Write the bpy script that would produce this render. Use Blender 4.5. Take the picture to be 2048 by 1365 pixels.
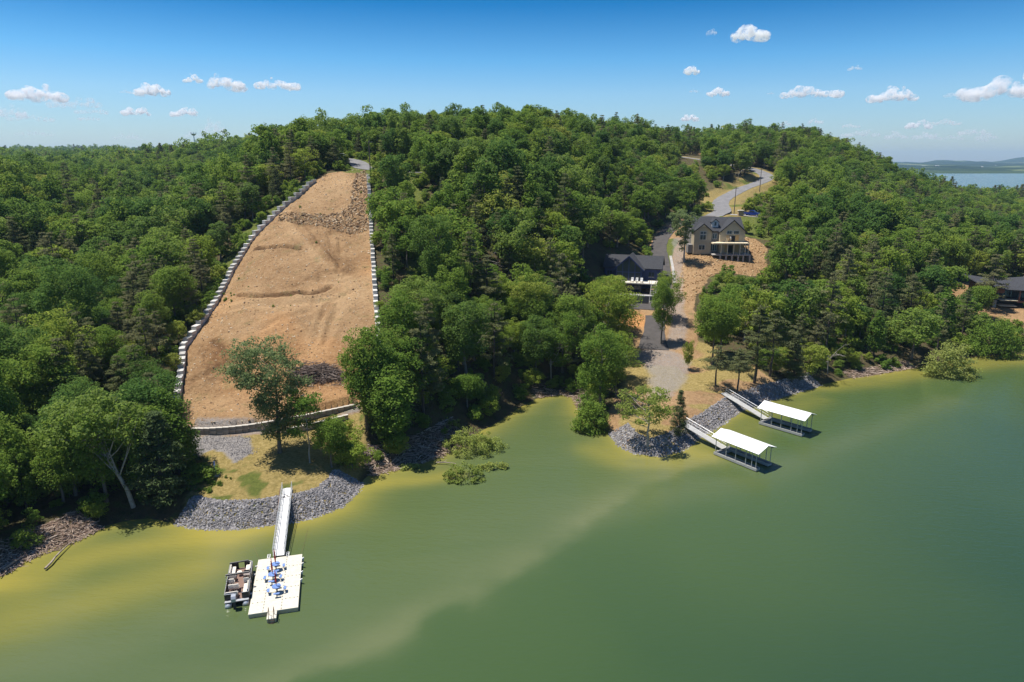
import bpy, bmesh, math, random
import numpy as np
from mathutils import Vector, Matrix

for o in list(bpy.data.objects):
    bpy.data.objects.remove(o)
scene = bpy.context.scene
COL = scene.collection
R = math.radians

# ------------------------------------------------------------------ camera
CAM_H = 42.0
FPX = 1365.0                         # focal length in pixels of a 2048-wide frame
PITCH = math.atan(360.0 / FPX)
cam_d = bpy.data.cameras.new('camera')
cam = bpy.data.objects.new('camera', cam_d)
COL.objects.link(cam)
cam_d.sensor_width = 36.0
cam_d.lens = 36.0 * FPX / 2048.0
cam_d.clip_start = 0.5
cam_d.clip_end = 60000
cam.location = (0, 0, CAM_H)
cam.rotation_euler = (math.pi / 2 - PITCH, 0, 0)
scene.camera = cam

# ------------------------------------------------------------------ sky and sun
SUN_EL = R(70)
SUN_FROM = Vector((-0.985, 0.17, 0)).normalized()          # horizontal direction the sun stands in
world = bpy.data.worlds.new('World')
scene.world = world
world.use_nodes = True
wn, wl = world.node_tree.nodes, world.node_tree.links
wn.clear()
sky = wn.new('ShaderNodeTexSky')
sky.sky_type = 'NISHITA'
sky.sun_disc = False
sky.sun_elevation = SUN_EL
sky.sun_rotation = math.atan2(SUN_FROM.x, SUN_FROM.y)
sky.altitude = 300
sky.air_density = 1.0
sky.dust_density = 0.6
sky.ozone_density = 3.0
bg = wn.new('ShaderNodeBackground')
bg.inputs['Strength'].default_value = 0.075
tc = wn.new('ShaderNodeTexCoord')
sx = wn.new('ShaderNodeSeparateXYZ')
ramp = wn.new('ShaderNodeValToRGB')           # deepens the blue with height above the horizon
el = ramp.color_ramp.elements
el[0].position = 0.0;  el[0].color = (0.92, 0.99, 1.10, 1)
el[1].position = 1.0;  el[1].color = (0.42, 0.62, 0.88, 1)
for pos, c in ((0.088, (0.72, 1.01, 1.22, 1)), (0.132, (0.40, 0.88, 1.20, 1)), (0.20, (0.03, 0.50, 0.88, 1)), (0.35, (0.18, 0.48, 0.82, 1))):
    e = el.new(pos); e.color = c
mul = wn.new('ShaderNodeMixRGB'); mul.blend_type = 'MULTIPLY'; mul.inputs[0].default_value = 1.0
out = wn.new('ShaderNodeOutputWorld')
wl.new(tc.outputs['Generated'], sx.inputs[0])
wl.new(sx.outputs['Z'], ramp.inputs[0])
wl.new(sky.outputs[0], mul.inputs[1])
wl.new(ramp.outputs[0], mul.inputs[2])
wl.new(mul.outputs[0], bg.inputs['Color'])
wl.new(bg.outputs[0], out.inputs['Surface'])
sun_d = bpy.data.lights.new('sun', 'SUN')
sun_d.energy = 4.45
sun_d.angle = R(0.53)
sun_d.color = (1.0, 0.955, 0.88)
sun = bpy.data.objects.new('sun', sun_d)
COL.objects.link(sun)
sv = Vector((SUN_FROM.x * math.cos(SUN_EL), SUN_FROM.y * math.cos(SUN_EL), math.sin(SUN_EL)))
sun.rotation_euler = sv.to_track_quat('Z', 'Y').to_euler()
sun.location = (0, 0, 300)

vs = scene.view_settings
vs.view_transform = 'Standard'; vs.look = 'None'; vs.gamma = 1.0; vs.exposure = 0.66
vs.use_curve_mapping = False
cy = scene.cycles
cy.max_bounces = 8; cy.diffuse_bounces = 5; cy.glossy_bounces = 3; cy.transmission_bounces = 4
cy.transparent_max_bounces = 12; cy.volume_bounces = 1
cy.sample_clamp_indirect = 6.0
cy.caustics_reflective = False; cy.caustics_refractive = False

# ------------------------------------------------------------------ helpers
cP, sP = math.cos(PITCH), math.sin(PITCH)
def ray(px, py):
    u = (px - 1024.0) / FPX; v = (682.5 - py) / FPX
    return np.array((u, cP + v * sP, -sP + v * cP))
def G(px, py, h=0.0):
    d = ray(px, py); t = (h - CAM_H) / d[2]
    return np.array((d[0] * t, d[1] * t, h))
def at(px, py, Y):
    d = ray(px, py); t = Y / d[1]
    return np.array((d[0] * t, Y, CAM_H + d[2] * t))
def project(P):
    P = np.asarray(P, float); q = P - np.array((0, 0, CAM_H))
    z = q[..., 1] * cP - q[..., 2] * sP
    y = q[..., 1] * sP + q[..., 2] * cP
    return 1024 + FPX * q[..., 0] / z, 682.5 - FPX * y / z, z

def vnoise(x, y, seed=0):
    x = np.asarray(x, float); y = np.asarray(y, float)
    ix = np.floor(x).astype(np.int64); iy = np.floor(y).astype(np.int64)
    fx = x - ix; fy = y - iy
    fx = fx * fx * (3 - 2 * fx); fy = fy * fy * (3 - 2 * fy)
    def h(a, b):
        n = (a * 374761393 + b * 668265263 + seed * 974634777) & 0xffffffff
        n = ((n ^ (n >> 13)) * 1274126177) & 0xffffffff
        return ((n ^ (n >> 16)) & 0xffff) / 32767.5 - 1.0
    a = h(ix, iy); b = h(ix + 1, iy); c = h(ix, iy + 1); d = h(ix + 1, iy + 1)
    return (a * (1 - fx) + b * fx) * (1 - fy) + (c * (1 - fx) + d * fx) * fy
def fbm(x, y, s, octv=4, seed=0):
    r = 0; a = 1.0; t = 0
    for k in range(octv):
        r = r + a * vnoise(x / s, y / s, seed + k * 17); t += a; a *= 0.5; s *= 0.5
    return r / t
def sstep(a, b, x):
    t = np.clip((x - a) / (b - a), 0, 1); return t * t * (3 - 2 * t)
def seg_dist(X, Y, poly, closed=False):
    """distance to a polyline"""
    P = np.asarray(poly, float)[:, :2]
    if closed: P = np.vstack([P, P[:1]])
    best = np.full(X.shape, 1e9)
    for a, b in zip(P[:-1], P[1:]):
        d = b - a; L = max(d @ d, 1e-9)
        t = np.clip(((X - a[0]) * d[0] + (Y - a[1]) * d[1]) / L, 0, 1)
        best = np.minimum(best, np.hypot(X - a[0] - t * d[0], Y - a[1] - t * d[1]))
    return best
def inside(X, Y, poly):
    P = np.asarray(poly, float)[:, :2]; r = np.zeros(X.shape, bool)
    j = len(P) - 1
    for i in range(len(P)):
        xi, yi = P[i]; xj, yj = P[j]
        if yi != yj:
            c = ((yi > Y) != (yj > Y)) & (X < (xj - xi) * (Y - yi) / (yj - yi) + xi)
            r ^= c
        j = i
    return r
def sdf(X, Y, poly):
    """positive inside"""
    d = seg_dist(X, Y, poly, True)
    return np.where(inside(X, Y, poly), d, -d)

class MB:
    """collects shapes into one mesh"""
    def __init__(s): s.v = []; s.f = []
    def add(s, vs_, fs):
        n = len(s.v); s.v += [tuple(map(float, p)) for p in vs_]; s.f += [tuple(i + n for i in f) for f in fs]; return s
    def box(s, x0, y0, z0, x1, y1, z1):
        return s.add([(x0, y0, z0), (x1, y0, z0), (x1, y1, z0), (x0, y1, z0), (x0, y0, z1), (x1, y0, z1), (x1, y1, z1), (x0, y1, z1)],
                     [(3, 2, 1, 0), (4, 5, 6, 7), (0, 1, 5, 4), (1, 2, 6, 5), (2, 3, 7, 6), (3, 0, 4, 7)])
    def bbox(s, x0, y0, z0, x1, y1, z1, b=0.03):
        """box with chamfered top and vertical edges"""
        def ring(i, z): return [(x0 + i, y0, z), (x1 - i, y0, z), (x1, y0 + i, z), (x1, y1 - i, z), (x1 - i, y1, z), (x0 + i, y1, z), (x0, y1 - i, z), (x0, y0 + i, z)]
        def inn(z): 
            return [(x0 + 2 * b, y0 + b, z), (x1 - 2 * b, y0 + b, z), (x1 - b, y0 + 2 * b, z), (x1 - b, y1 - 2 * b, z), (x1 - 2 * b, y1 - b, z), (x0 + 2 * b, y1 - b, z), (x0 + b, y1 - 2 * b, z), (x0 + b, y0 + 2 * b, z)]
        vs_ = ring(b, z0) + ring(b, z1 - b) + inn(z1)
        fs = [tuple(range(7, -1, -1)), tuple(range(16, 24))]
        for k in range(8):
            m = (k + 1) % 8
            fs += [(k, m, 8 + m, 8 + k), (8 + k, 8 + m, 16 + m, 16 + k)]
        return s.add(vs_, fs)
    def tube(s, p0, p1, r0, r1=None, n=6, cap=True):
        r1 = r0 if r1 is None else r1
        a = Vector(p0); b = Vector(p1); d = (b - a)
        if d.length < 1e-6: return s
        d.normalize()
        u = d.orthogonal().normalized(); w = d.cross(u)
        vs_ = [a + (u * math.cos(2 * math.pi * k / n) + w * math.sin(2 * math.pi * k / n)) * r0 for k in range(n)]
        vs_ += [b + (u * math.cos(2 * math.pi * k / n) + w * math.sin(2 * math.pi * k / n)) * r1 for k in range(n)]
        fs = [(k, (k + 1) % n, n + (k + 1) % n, n + k) for k in range(n)]
        if cap: fs += [tuple(range(n - 1, -1, -1)), tuple(range(n, 2 * n))]
        return s.add(vs_, fs)
    def path(s, pts, r, n=5):
        for a, b in zip(pts[:-1], pts[1:]): s.tube(a, b, r, n=n)
        return s
    def slab(s, pts, th):
        """polygon thickened downwards along its normal"""
        P = [Vector(p) for p in pts]
        nrm = (P[1] - P[0]).cross(P[2] - P[0]).normalized()
        if nrm.z < 0: nrm = -nrm; P.reverse()
        n = len(P); lo = [p - nrm * th for p in P]
        fs = [tuple(range(n)), tuple(range(2 * n - 1, n - 1, -1))]
        fs += [(n + k, n + (k + 1) % n, (k + 1) % n, k) for k in range(n)]
        return s.add(P + lo, fs)
    def prism(s, outline, axis, a, b):
        """2-D outline extruded along an axis ('x','y','z') from a to b"""
        n = len(outline)
        def P(q, t): return {'x': (t, q[0], q[1]), 'y': (q[0], t, q[1]), 'z': (q[0], q[1], t)}[axis]
        vs_ = [P(q, a) for q in outline] + [P(q, b) for q in outline]
        fs = [tuple(range(n)), tuple(range(2 * n - 1, n - 1, -1))] + [(k, n + k, n + (k + 1) % n, (k + 1) % n) for k in range(n)]
        return s.add(vs_, fs)
    def ball(s, c, rx, ry, rz, n=8, m=6):
        vs_ = [(c[0], c[1], c[2] - rz)]
        for j in range(1, m):
            t = -math.pi / 2 + math.pi * j / m
            for k in range(n):
                a = 2 * math.pi * k / n
                vs_.append((c[0] + rx * math.cos(t) * math.cos(a), c[1] + ry * math.cos(t) * math.sin(a), c[2] + rz * math.sin(t)))
        vs_.append((c[0], c[1], c[2] + rz)); top = len(vs_) - 1
        fs = [(0, 1 + (k + 1) % n, 1 + k) for k in range(n)]
        for j in range(m - 2):
            for k in range(n):
                a = 1 + j * n; fs.append((a + k, a + (k + 1) % n, a + n + (k + 1) % n, a + n + k))
        a = 1 + (m - 2) * n
        fs += [(a + k, a + (k + 1) % n, top) for k in range(n)]
        return s.add(vs_, fs)
    def mesh(s, name, mat, smooth=False):
        me = bpy.data.meshes.new(name); me.from_pydata(s.v, [], s.f); me.update()
        bm = bmesh.new(); bm.from_mesh(me); bmesh.ops.recalc_face_normals(bm, faces=bm.faces[:]); bm.to_mesh(me); bm.free()
        if mat: me.materials.append(mat)
        if smooth: me.polygons.foreach_set('use_smooth', [True] * len(me.polygons))
        return me
    def build(s, name, mat, parent=None, smooth=False):
        return link(name, s.mesh(name, mat, smooth), parent)
def link(name, me, parent=None, loc=None, rz=None):
    o = bpy.data.objects.new(name, me); COL.objects.link(o)
    if parent is not None: o.parent = parent
    if loc is not None: o.location = loc
    if rz is not None: o.rotation_euler = (0, 0, rz)
    return o
def tag(o, label=None, cat=None, group=None, kind=None):
    if label: o['label'] = label
    if cat: o['category'] = cat
    if group: o['group'] = group
    if kind: o['kind'] = kind
    return o
def thing(name, label, cat, loc=(0, 0, 0), rz=0.0, group=None):
    o = link(name, None, None, loc, rz)
    o.empty_display_size = 0.5
    return tag(o, label, cat, group)
def copy_tree(o, parent=None):
    c = o.copy(); COL.objects.link(c); c.parent = parent
    for ch in list(o.children): copy_tree(ch, c)
    return c

# ------------------------------------------------------------------ materials
def mat(name, col, rough=0.7, metal=0.0, var=0.0, scale=3.0, col2=None, bump=0.0, bscale=None, spec=None, coord='Object'):
    m = bpy.data.materials.new(name); m.use_nodes = True
    n, l = m.node_tree.nodes, m.node_tree.links
    b = n['Principled BSDF']
    b.inputs['Base Color'].default_value = (*col, 1); b.inputs['Roughness'].default_value = rough; b.inputs['Metallic'].default_value = metal
    if spec is not None: b.inputs['Specular IOR Level'].default_value = spec
    if var or col2 or bump:
        t = n.new('ShaderNodeTexCoord')
        nz = n.new('ShaderNodeTexNoise'); nz.inputs['Scale'].default_value = scale; nz.inputs['Detail'].default_value = 6
        nz.inputs['Roughness'].default_value = 0.65
        l.new(t.outputs[coord], nz.inputs['Vector'])
        if var or col2:
            rp = n.new('ShaderNodeValToRGB'); e = rp.color_ramp.elements
            e[0].position = 0.32; e[1].position = 0.68
            e[0].color = (*[c * (1 - var) for c in col], 1)
            e[1].color = (*(col2 if col2 else [min(1, c * (1 + var)) for c in col]), 1)
            l.new(nz.outputs[0], rp.inputs[0]); l.new(rp.outputs[0], b.inputs['Base Color'])
        if bump:
            nb = n.new('ShaderNodeTexNoise'); nb.inputs['Scale'].default_value = bscale or scale * 4; nb.inputs['Detail'].default_value = 5
            l.new(t.outputs[coord], nb.inputs['Vector'])
            bp = n.new('ShaderNodeBump'); bp.inputs['Strength'].default_value = 1.0; bp.inputs['Distance'].default_value = bump
            l.new(nb.outputs[0], bp.inputs['Height']); l.new(bp.outputs[0], b.inputs['Normal'])
    return m
# ------------------------------------------------------------------ terrain
CTRL = np.array([
 # pad and bare lot
 (-42,78,2.0),(-30,80,2.0),(-36,88,3.0),(-46,88,3.0),(-24,88,2.6),(-48,95,3.6),(-36,95,3.6),(-22,97,3.6),
 (-51,104,7.0),(-37,104,7.0),(-22,104,6.6),
 (-52,115,11),(-37,115,11.2),(-22,115,10.8),(-51,135,18.5),(-38,135,18.6),(-24,135,18.2),(-50,155,26),(-40,155,26),(-28,155,25.6),
 (-50,168,31),(-42,168,30.6),(-33,168,30),(-52,177,35.2),(-43,177,35.2),(-34,177,34.6),(-52,190,38.6),(-44,190,38.6),(-38,190,38.4),
 (-48,205,40.8),(-45,218,42.2),(-30,205,41),(-60,230,43),(-45,240,43.5),(-55,260,45),
 # wooded hill between the lot and the blue house
 (-12,96,2.5),(-14,105,6),(-14,120,11.5),(-14,140,19),(-17,165,29),(-18,190,38),(-18,210,44),(-18,240,47),
 (0,115,3.5),(0,128,9),(0,140,15),(0,165,27),(0,190,37),(0,210,43.5),(0,240,47),(0,300,48),(-20,270,48),
 (12,132,4.5),(12,145,10),(12,165,19),(12,190,31),(12,215,41),(22,170,14),(22,195,25),(28,212,29),(25,240,43),(25,265,47),
 # peninsula, drive, houses
 (20,97,1.3),(24,110,2.2),(29,126,3.0),(29,137,4.2),(33,153,8.4),(37,153,8.6),(41,134,4.6),(30,160,8.8),(27,164,9.2),(32,172,11.5),
 (42,170,12.6),(47,195,17.4),(40,207,19),(46,207,19.4),(50,155,7.5),(60,150,5),(70,160,7),(80,150,4),(58,190,16.6),(66,188,15.4),(52,182,15.0),
 (58,206,20),(76,186,13.4),(60,175,12.3),(90,165,7),(57,225,23.5),(72,235,25.4),(80,260,28.6),(95,285,32.2),(110,305,35.6),(114,330,38.6),(110,345,40),(105,380,44),(100,420,46),
 (53,260,29),(60,300,41),(60,330,46),(45,260,36),(35,245,40),(75,300,38),(85,330,42),(30,330,48),(60,400,47),
 # right-hand ridge and low ground
 (127,300,30),(150,300,22),(170,300,15),(150,250,14),(120,255,23),(150,350,39),(173,350,34),(186,350,27),(205,350,19),(240,350,11),
 (165,400,47),(198,400,39),(220,400,28),(245,400,18),(285,400,11),(120,220,17),(95,200,16),(120,190,9),(150,205,8),(160,185,7),(110,165,4),(130,170,6),(200,210,7),
 (240,260,8),(320,300,8),(330,420,9),(300,620,9),(450,620,9),(250,620,14),(190,520,42),(100,520,46),(0,520,46),(170,700,30),(60,750,42),
 # left-hand wood
 (-62,100,5.5),(-62,115,9.5),(-62,135,15),(-62,155,22),(-62,175,31),(-60,190,37),(-62,206,40),(-80,100,5),(-80,85,3),(-85,130,9.5),(-85,160,15),(-85,190,24),(-85,220,34),
 (-90,150,11),(-98,130,11),(-120,160,19),(-150,200,31),(-210,250,38),(-115,210,16),(-139,230,17),(-180,300,26),(-137,300,25),(-110,260,25),(-134,350,33),
 (-90,250,36),(-75,280,42),(-71,300,45),(-80,330,44),(-153,450,45),(-100,400,44),(-221,500,41),(-290,550,34),(-384,600,33),(-260,400,28),(-320,450,29),(-210,350,24),
 (-300,300,38),(-300,150,32),(-200,130,26),(-140,90,13),(-110,85,7),(-600,600,36),(-300,760,40),(-150,760,44),(-600,300,40),(400,200,8),(600,500,8),
], float)
def tps_fit(C):
    n = len(C); d = np.hypot(C[:, None, 0] - C[None, :, 0], C[:, None, 1] - C[None, :, 1])
    K = np.where(d > 0, d * d * np.log(np.maximum(d, 1e-9)), 0)
    K[np.arange(n), np.arange(n)] += 40.0
    Pm = np.column_stack([np.ones(n), C[:, :2]])
    A = np.zeros((n + 3, n + 3)); A[:n, :n] = K; A[:n, n:] = Pm; A[n:, :n] = Pm.T
    return np.linalg.solve(A, np.concatenate([C[:, 2], np.zeros(3)]))
TW = tps_fit(CTRL)
def tps(X, Y):
    out_ = np.empty(X.shape); Xf = X.ravel(); Yf = Y.ravel(); of = out_.ravel()
    for i in range(0, len(Xf), 20000):
        x = Xf[i:i + 20000]; y = Yf[i:i + 20000]
        d2 = (x[:, None] - CTRL[None, :, 0]) ** 2 + (y[:, None] - CTRL[None, :, 1]) ** 2
        U = 0.5 * d2 * np.log(np.maximum(d2, 1e-12))
        of[i:i + 20000] = U @ TW[:-3] + TW[-3] + TW[-2] * x + TW[-1] * y
    return of.reshape(X.shape)

SHORE_PX = [(-1200,1560),(-500,1330),(-200,1225),(0,1148),(60,1113),(140,1084),(200,1055),(250,1042),(300,1036),(350,1046),(410,1057),(480,1056),(555,1048),(620,1036),(680,1014),
            (712,985),(722,965),(738,948),(800,934),(860,916),(905,896),(945,872),(1000,842),(1040,815),(1075,797),(1120,789),(1148,796),(1162,822),(1180,850),
            (1222,866),(1238,890),(1268,906),(1318,912),(1366,899),(1400,872),(1440,850),(1480,820),(1520,806),(1580,788),(1640,770),(1700,757),(1760,748),(1830,735),
            (1900,722),(1960,713),(2048,708),(2200,704),(2600,700),(3600,690)]
SHORE = np.array([G(x, y)[:2] for x, y in SHORE_PX])
LAND = np.vstack([SHORE, [(2500, 400), (2500, 9000), (-2500, 9000), (-2500, -200)]])
RIPRAP_A = np.array([G(x, y)[:2] for x, y in SHORE_PX if 340 < x < 725])
RIPRAP_B = np.array([G(x, y)[:2] for x, y in SHORE_PX if 1200 < x < 1650])

def far_h(X, Y):
    a = X / np.maximum(Y, 1.0)
    right = sstep(0.30, 0.42, a)
    L = 32 + 8 * fbm(X, Y, 700, 3, 5) + 17 * sstep(900, 2000, Y) * sstep(0.1, -0.3, a)
    r = 9 - 14 * sstep(930, 1010, Y) + (8 + 3 * fbm(X, Y, 200, 3, 9)) * sstep(2380 + 130 * fbm(X, Y, 500, 2, 3), 2620 + 130 * fbm(X, Y, 500, 2, 3), Y)
    return L * (1 - right) + r * right

def scarp(X, Y, h, pts, depth, wdt):
    d = seg_dist(X, Y, pts)
    return h - depth * np.exp(-(d / wdt) ** 2) + 0.35 * depth * np.exp(-((d - 1.9 * wdt) / wdt) ** 2)

LOT_LINES = []      # filled after a first pass: (polyline, depth, width)
def height(X, Y, detail=True):
    X = np.asarray(X, float); Y = np.asarray(Y, float)
    shp = X.shape; X = np.atleast_1d(X); Y = np.atleast_1d(Y)
    h = tps(X, Y)
    w = sstep(680, 950, Y)
    h = np.where(w > 0, h * (1 - w) + far_h(X, Y) * w, h)
    lk = sstep(590, 650, Y) * sstep(0.42, 0.50, X / np.maximum(Y, 1)) * sstep(2350, 2250, Y)
    h = h * (1 - lk) - 4.0 * lk
    near = (Y < 330)
    d = np.full(X.shape, 60.0)
    if near.any():
        xn, yn = X[near], Y[near]
        dn = seg_dist(xn, yn, SHORE); ins = inside(xn, yn, LAND)
        d[near] = np.where(ins, np.minimum(dn, 60), -dn)
        rr = np.minimum(seg_dist(xn, yn, RIPRAP_A), seg_dist(xn, yn, RIPRAP_B))
        steep = 0.30 + 0.28 * sstep(8, 3, rr)
        wn_ = sstep(1.0, 9.0, d[near])
        land = (1 - wn_) * np.minimum(d[near] * steep, 1.7) + wn_ * np.maximum(h[near], 1.3)
        h[near] = np.where(ins, land, np.maximum(-dn * 0.22, -5.0))
    if detail:
        lnd = sstep(0.5, 4.0, d)
        h = h + lnd * (0.35 * fbm(X, Y, 9.0, 3, 2) + 0.10 * vnoise(X / 1.3, Y / 1.3, 8) * (Y < 260))
        for pts, depth, wdt in LOT_LINES:
            h = scarp(X, Y, h, pts, depth, wdt)
        for pts, rise, run in LOT_STEPS:
            P = np.asarray(pts)[:, :2]
            dd = seg_dist(X, Y, P); far = dd > run
            up = np.zeros(X.shape, bool)
            for a_, b_ in zip(P[:-1], P[1:]):
                t = b_ - a_; n_ = np.array((-t[1], t[0])) / np.hypot(*t)
                s_ = ((X - a_[0]) * t[0] + (Y - a_[1]) * t[1]) / (t @ t)
                up |= (s_ >= -0.02) & (s_ <= 1.02) & (((X - a_[0]) * n_[0] + (Y - a_[1]) * n_[1]) > 0.5)
            h = h + np.where(up & ~far, rise * (1 - sstep(run * 0.2, run, dd)), 0)
        for C, hw in ROADS:
            b = (X > C[:, 0].min() - 9) & (X < C[:, 0].max() + 9) & (Y > C[:, 1].min() - 9) & (Y < C[:, 1].max() + 9)
            if not b.any(): continue
            xb, yb = X[b], Y[b]; bd = np.full(xb.shape, 1e9); bh = np.zeros(xb.shape)
            for p, q in zip(C[:-1], C[1:]):
                e = q[:2] - p[:2]; t = np.clip(((xb - p[0]) * e[0] + (yb - p[1]) * e[1]) / (e @ e), 0, 1)
                dd = np.hypot(xb - p[0] - t * e[0], yb - p[1] - t * e[1]); m_ = dd < bd
                bd[m_] = dd[m_]; bh[m_] = (p[2] + (q[2] - p[2]) * t)[m_]
            w_ = sstep(hw + 4.0, hw + 0.9, bd)
            h[b] = h[b] * (1 - w_) + (bh - 0.10) * w_
        for P, lev in PADS:
            w_ = sstep(-3.0, -0.6, sdf(X, Y, P))
            h = h * (1 - w_) + (lev - 0.10) * w_
    return h.reshape(shp)
LOT_STEPS = []
ROADS = []          # (smooth centre line with heights, half width)
PADS = []           # (polygon, level)
def hz(x, y): return float(height(np.array([x]), np.array([y]))[0])
def hits(pxs, dz=0.0, tmax=700.0):
    """pixels -> points on the terrain (raised by dz)"""
    D = np.array([ray(*p) for p in pxs]); n = len(D)
    t = np.geomspace(60, tmax, 520)
    Xs = D[:, :1] * t; Ys = D[:, 1:2] * t; Zs = CAM_H + D[:, 2:3] * t
    H = height(Xs, Ys, False) + dz
    below = Zs < H
    k = np.where(below.any(1), below.argmax(1), len(t) - 1)
    k = np.maximum(k, 1); i = np.arange(n)
    f0 = Zs[i, k - 1] - H[i, k - 1]; f1 = H[i, k] - Zs[i, k]
    s = np.clip(f0 / np.maximum(f0 + f1, 1e-6), 0, 1)
    tt = t[k - 1] + (t[k] - t[k - 1]) * s
    return np.column_stack([D[:, 0] * tt, D[:, 1] * tt, CAM_H + D[:, 2] * tt])
def hit(px, py, dz=0.0): return hits([(px, py)], dz)[0]

# lines and areas read off the slope, stored as world points
WALL_L = hits([(352,806),(357,768),(364,722),(365,688),(392,652),(418,618),(440,582),(466,530),(503,470),(533,440),(562,412),(600,382),(634,354)], 1.0)
WALL_R = hits([(757,690),(756,650),(752,612),(749,560),(745,500),(742,440),(739,390),(736,346)], 0.8)
WALL_C = hits([(383,851),(415,853),(455,852),(495,849),(530,844),(575,834),(620,824),(665,812),(714,799)], 1.2)
WALL_D = hits([(572,860),(610,852),(650,842),(697,829)], 0.7)
LOT_STEPS.append(([tuple(p[:2]) for p in WALL_C], 1.5, 9.0))
for px_, dep, wd in (
    ([(478,592),(520,594),(560,592),(600,587)], 0.55, 0.5), ([(605,588),(625,591),(645,583),(658,575)], 0.95, 0.55),
    ([(515,500),(545,498),(575,495),(600,500)], 0.7, 0.5), ([(430,682),(450,700),(462,712)], 0.5, 0.5), ([(395,845),(430,832),(470,808)], 0.25, 0.4),
    ([(680,480),(681,520),(675,545)], 0.4, 0.5), ([(640,640),(655,610),(690,590),(715,575)], 0.2, 0.5), ([(628,690),(640,650),(650,625)], 0.22, 0.45),
    ([(650,690),(662,650),(672,625)], 0.3, 0.6), ([(575,430),(610,470),(655,520),(690,552)], 0.3, 0.6), ([(590,428),(627,470),(672,520),(700,548)], 0.3, 0.6), ([(440,625),(500,612),(560,610),(640,606)], 0.35, 0.8), ([(390,760),(440,735),(500,715)], 0.35, 0.7), ([(560,540),(600,556),(640,560)], 0.4, 0.7), ([(660,470),(664,500),(680,530)], 0.4, 0.6), ([(520,660),(560,640),(610,628)], 0.3, 0.7)):
    LOT_LINES.append((hits(px_)[:, :2], dep, wd))

A_LOT = np.vstack([WALL_L[:, :2], hits([(655,347),(700,341),(733,341)])[:, :2], WALL_R[::-1][:, :2], hits([(735,760),(730,800)])[:, :2], WALL_C[::-1][:, :2]])
A_PAD = np.vstack([WALL_C[:, :2], hits([(735,820),(735,860),(735,900),(722,950),(712,975),(680,1008),(620,1030),(555,1042),(480,1050),(410,1050),(370,1035),(375,990),(390,950),(370,905),(360,870)])[:, :2]])
A_GRAV = hits([(370,880),(420,872),(470,876),(500,880),(503,905),(470,925),(450,905),(425,898),(405,905),(390,918),(375,905)])[:, :2]
A_TRACK = hits([(350,848),(385,856),(460,858),(570,856),(640,838),(720,812),(722,822),(650,846),(590,860),(500,872),(420,868),(365,880)])[:, :2]
A_PEN = np.array([(16.5,95),(22,93.5),(27.5,96),(30,100.5),(34,106),(39.5,111),(46,115.5),(50,122),(45,131),(42,137),(38,141),(33,140),(27,141),(24,136),(22,128),(20,118),(17,110),(15,104)])
A_PENGRAV = np.array([(23,112),(26,118),(27,126),(25,136),(28,141),(33,138),(36,130),(33,123),(30,117),(27,111)])
PATH_DIRT = np.array([(34,138),(37,146),(38.2,155),(40,164),(42.2,172),(44.5,182),(47.5,195),(50,205)])
A_TAN = np.vstack([hits([(1352,575),(1362,545),(1368,515),(1374,490)])[:, :2], [(50,205),(57,210),(66,210),(72,206)], hits([(1512,478),(1530,497),(1534,525),(1528,552),(1500,552),(1470,548),(1440,546),(1420,552),(1405,575),(1388,600),(1370,610)])[:, :2]])
A_BLUE = np.array([(19,150),(24,147),(30,148),(34,156),(38,166),(38,180),(34,186),(26,184),(20,176),(19,164)])
A_ORANGE = np.array([(19,149),(22,144.5),(26,144),(30,147),(31,151),(28,154.5),(22,156),(19,153)])
DRIVE = np.array([(29.3,136.5),(30.2,141),(31.6,147),(33,153),(35,160),(37.6,168),(39.5,178),(41,188),(42.5,198),(45.5,208),(51,217),(58,224),(66,230)])
COURT = np.array([(22.5,157.2),(33.0,154.0),(35.5,158.5),(34,160.5),(24.5,163)])
ROAD = np.array([(66,229),(71.5,236),(73.5,243),(75,250),(78,258),(85,269),(94,282),(102,291),(108,299),(111.5,308),(112,318),(110,330),(106,341),(100,352),(92,364),(82,378)])
SPUR = np.array([(73,232),(79,231),(86,229),(91,225)])
ROAD_L = np.array([(-63,236),(-53,224),(-46.5,212),(-43.5,203),(-40.5,198),(-34,195),(-26,193.5),(-20,193)])
CUT = np.array([(104,392),(112,388),(121,396),(120,410),(108,412)])
A_RHOUSE = np.array([(112,162),(122,157),(140,157),(150,165),(150,190),(135,194),(120,188),(114,176)])
EDGE_R = np.array([(-26,108),(-22,120),(-22,140),(-24,160),(-30,180),(-34,192),(-26,192),(-22,175),(-17,155),(-15,135),(-17,118)])   # grassy strip beside the right wall
EDGE_L = np.vstack([WALL_L[6:, :2] + np.array((-0.6, 0.3)), WALL_L[:5:-1, :2] + np.array((-5.5, 2.5))])
A_GRASS2 = np.array([(64,212),(74,206),(84,204),(94,212),(100,224),(94,232),(82,229),(70,227)])

def smooth_line(P, step=1.5):
    P = np.asarray(P, float); Q = np.vstack([2 * P[0] - P[1], P, 2 * P[-1] - P[-2]]); out_ = []
    for i in range(1, len(Q) - 2):
        p0, p1, p2, p3 = Q[i - 1], Q[i], Q[i + 1], Q[i + 2]
        k = max(2, int(np.hypot(*(p2 - p1)[:2]) / step))
        for t in np.arange(k) / k:
            out_.append(0.5 * (2 * p1 + (p2 - p0) * t + (2 * p0 - 5 * p1 + 4 * p2 - p3) * t * t + (3 * p1 - p0 - 3 * p2 + p3) * t ** 3))
    out_.append(P[-1]); return np.array(out_)
def road_line(P):
    C = smooth_line(P); z = height(C[:, 0], C[:, 1], False)
    for _ in range(6): z = np.concatenate([z[:1], (z[:-2] + z[1:-1] * 2 + z[2:]) / 4, z[-1:]])
    return np.column_stack([C, z])
R_DRIVE, R_ROAD, R_SPUR, R_LOT = road_line(DRIVE), road_line(ROAD), road_line(SPUR), road_line(ROAD_L)
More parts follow.
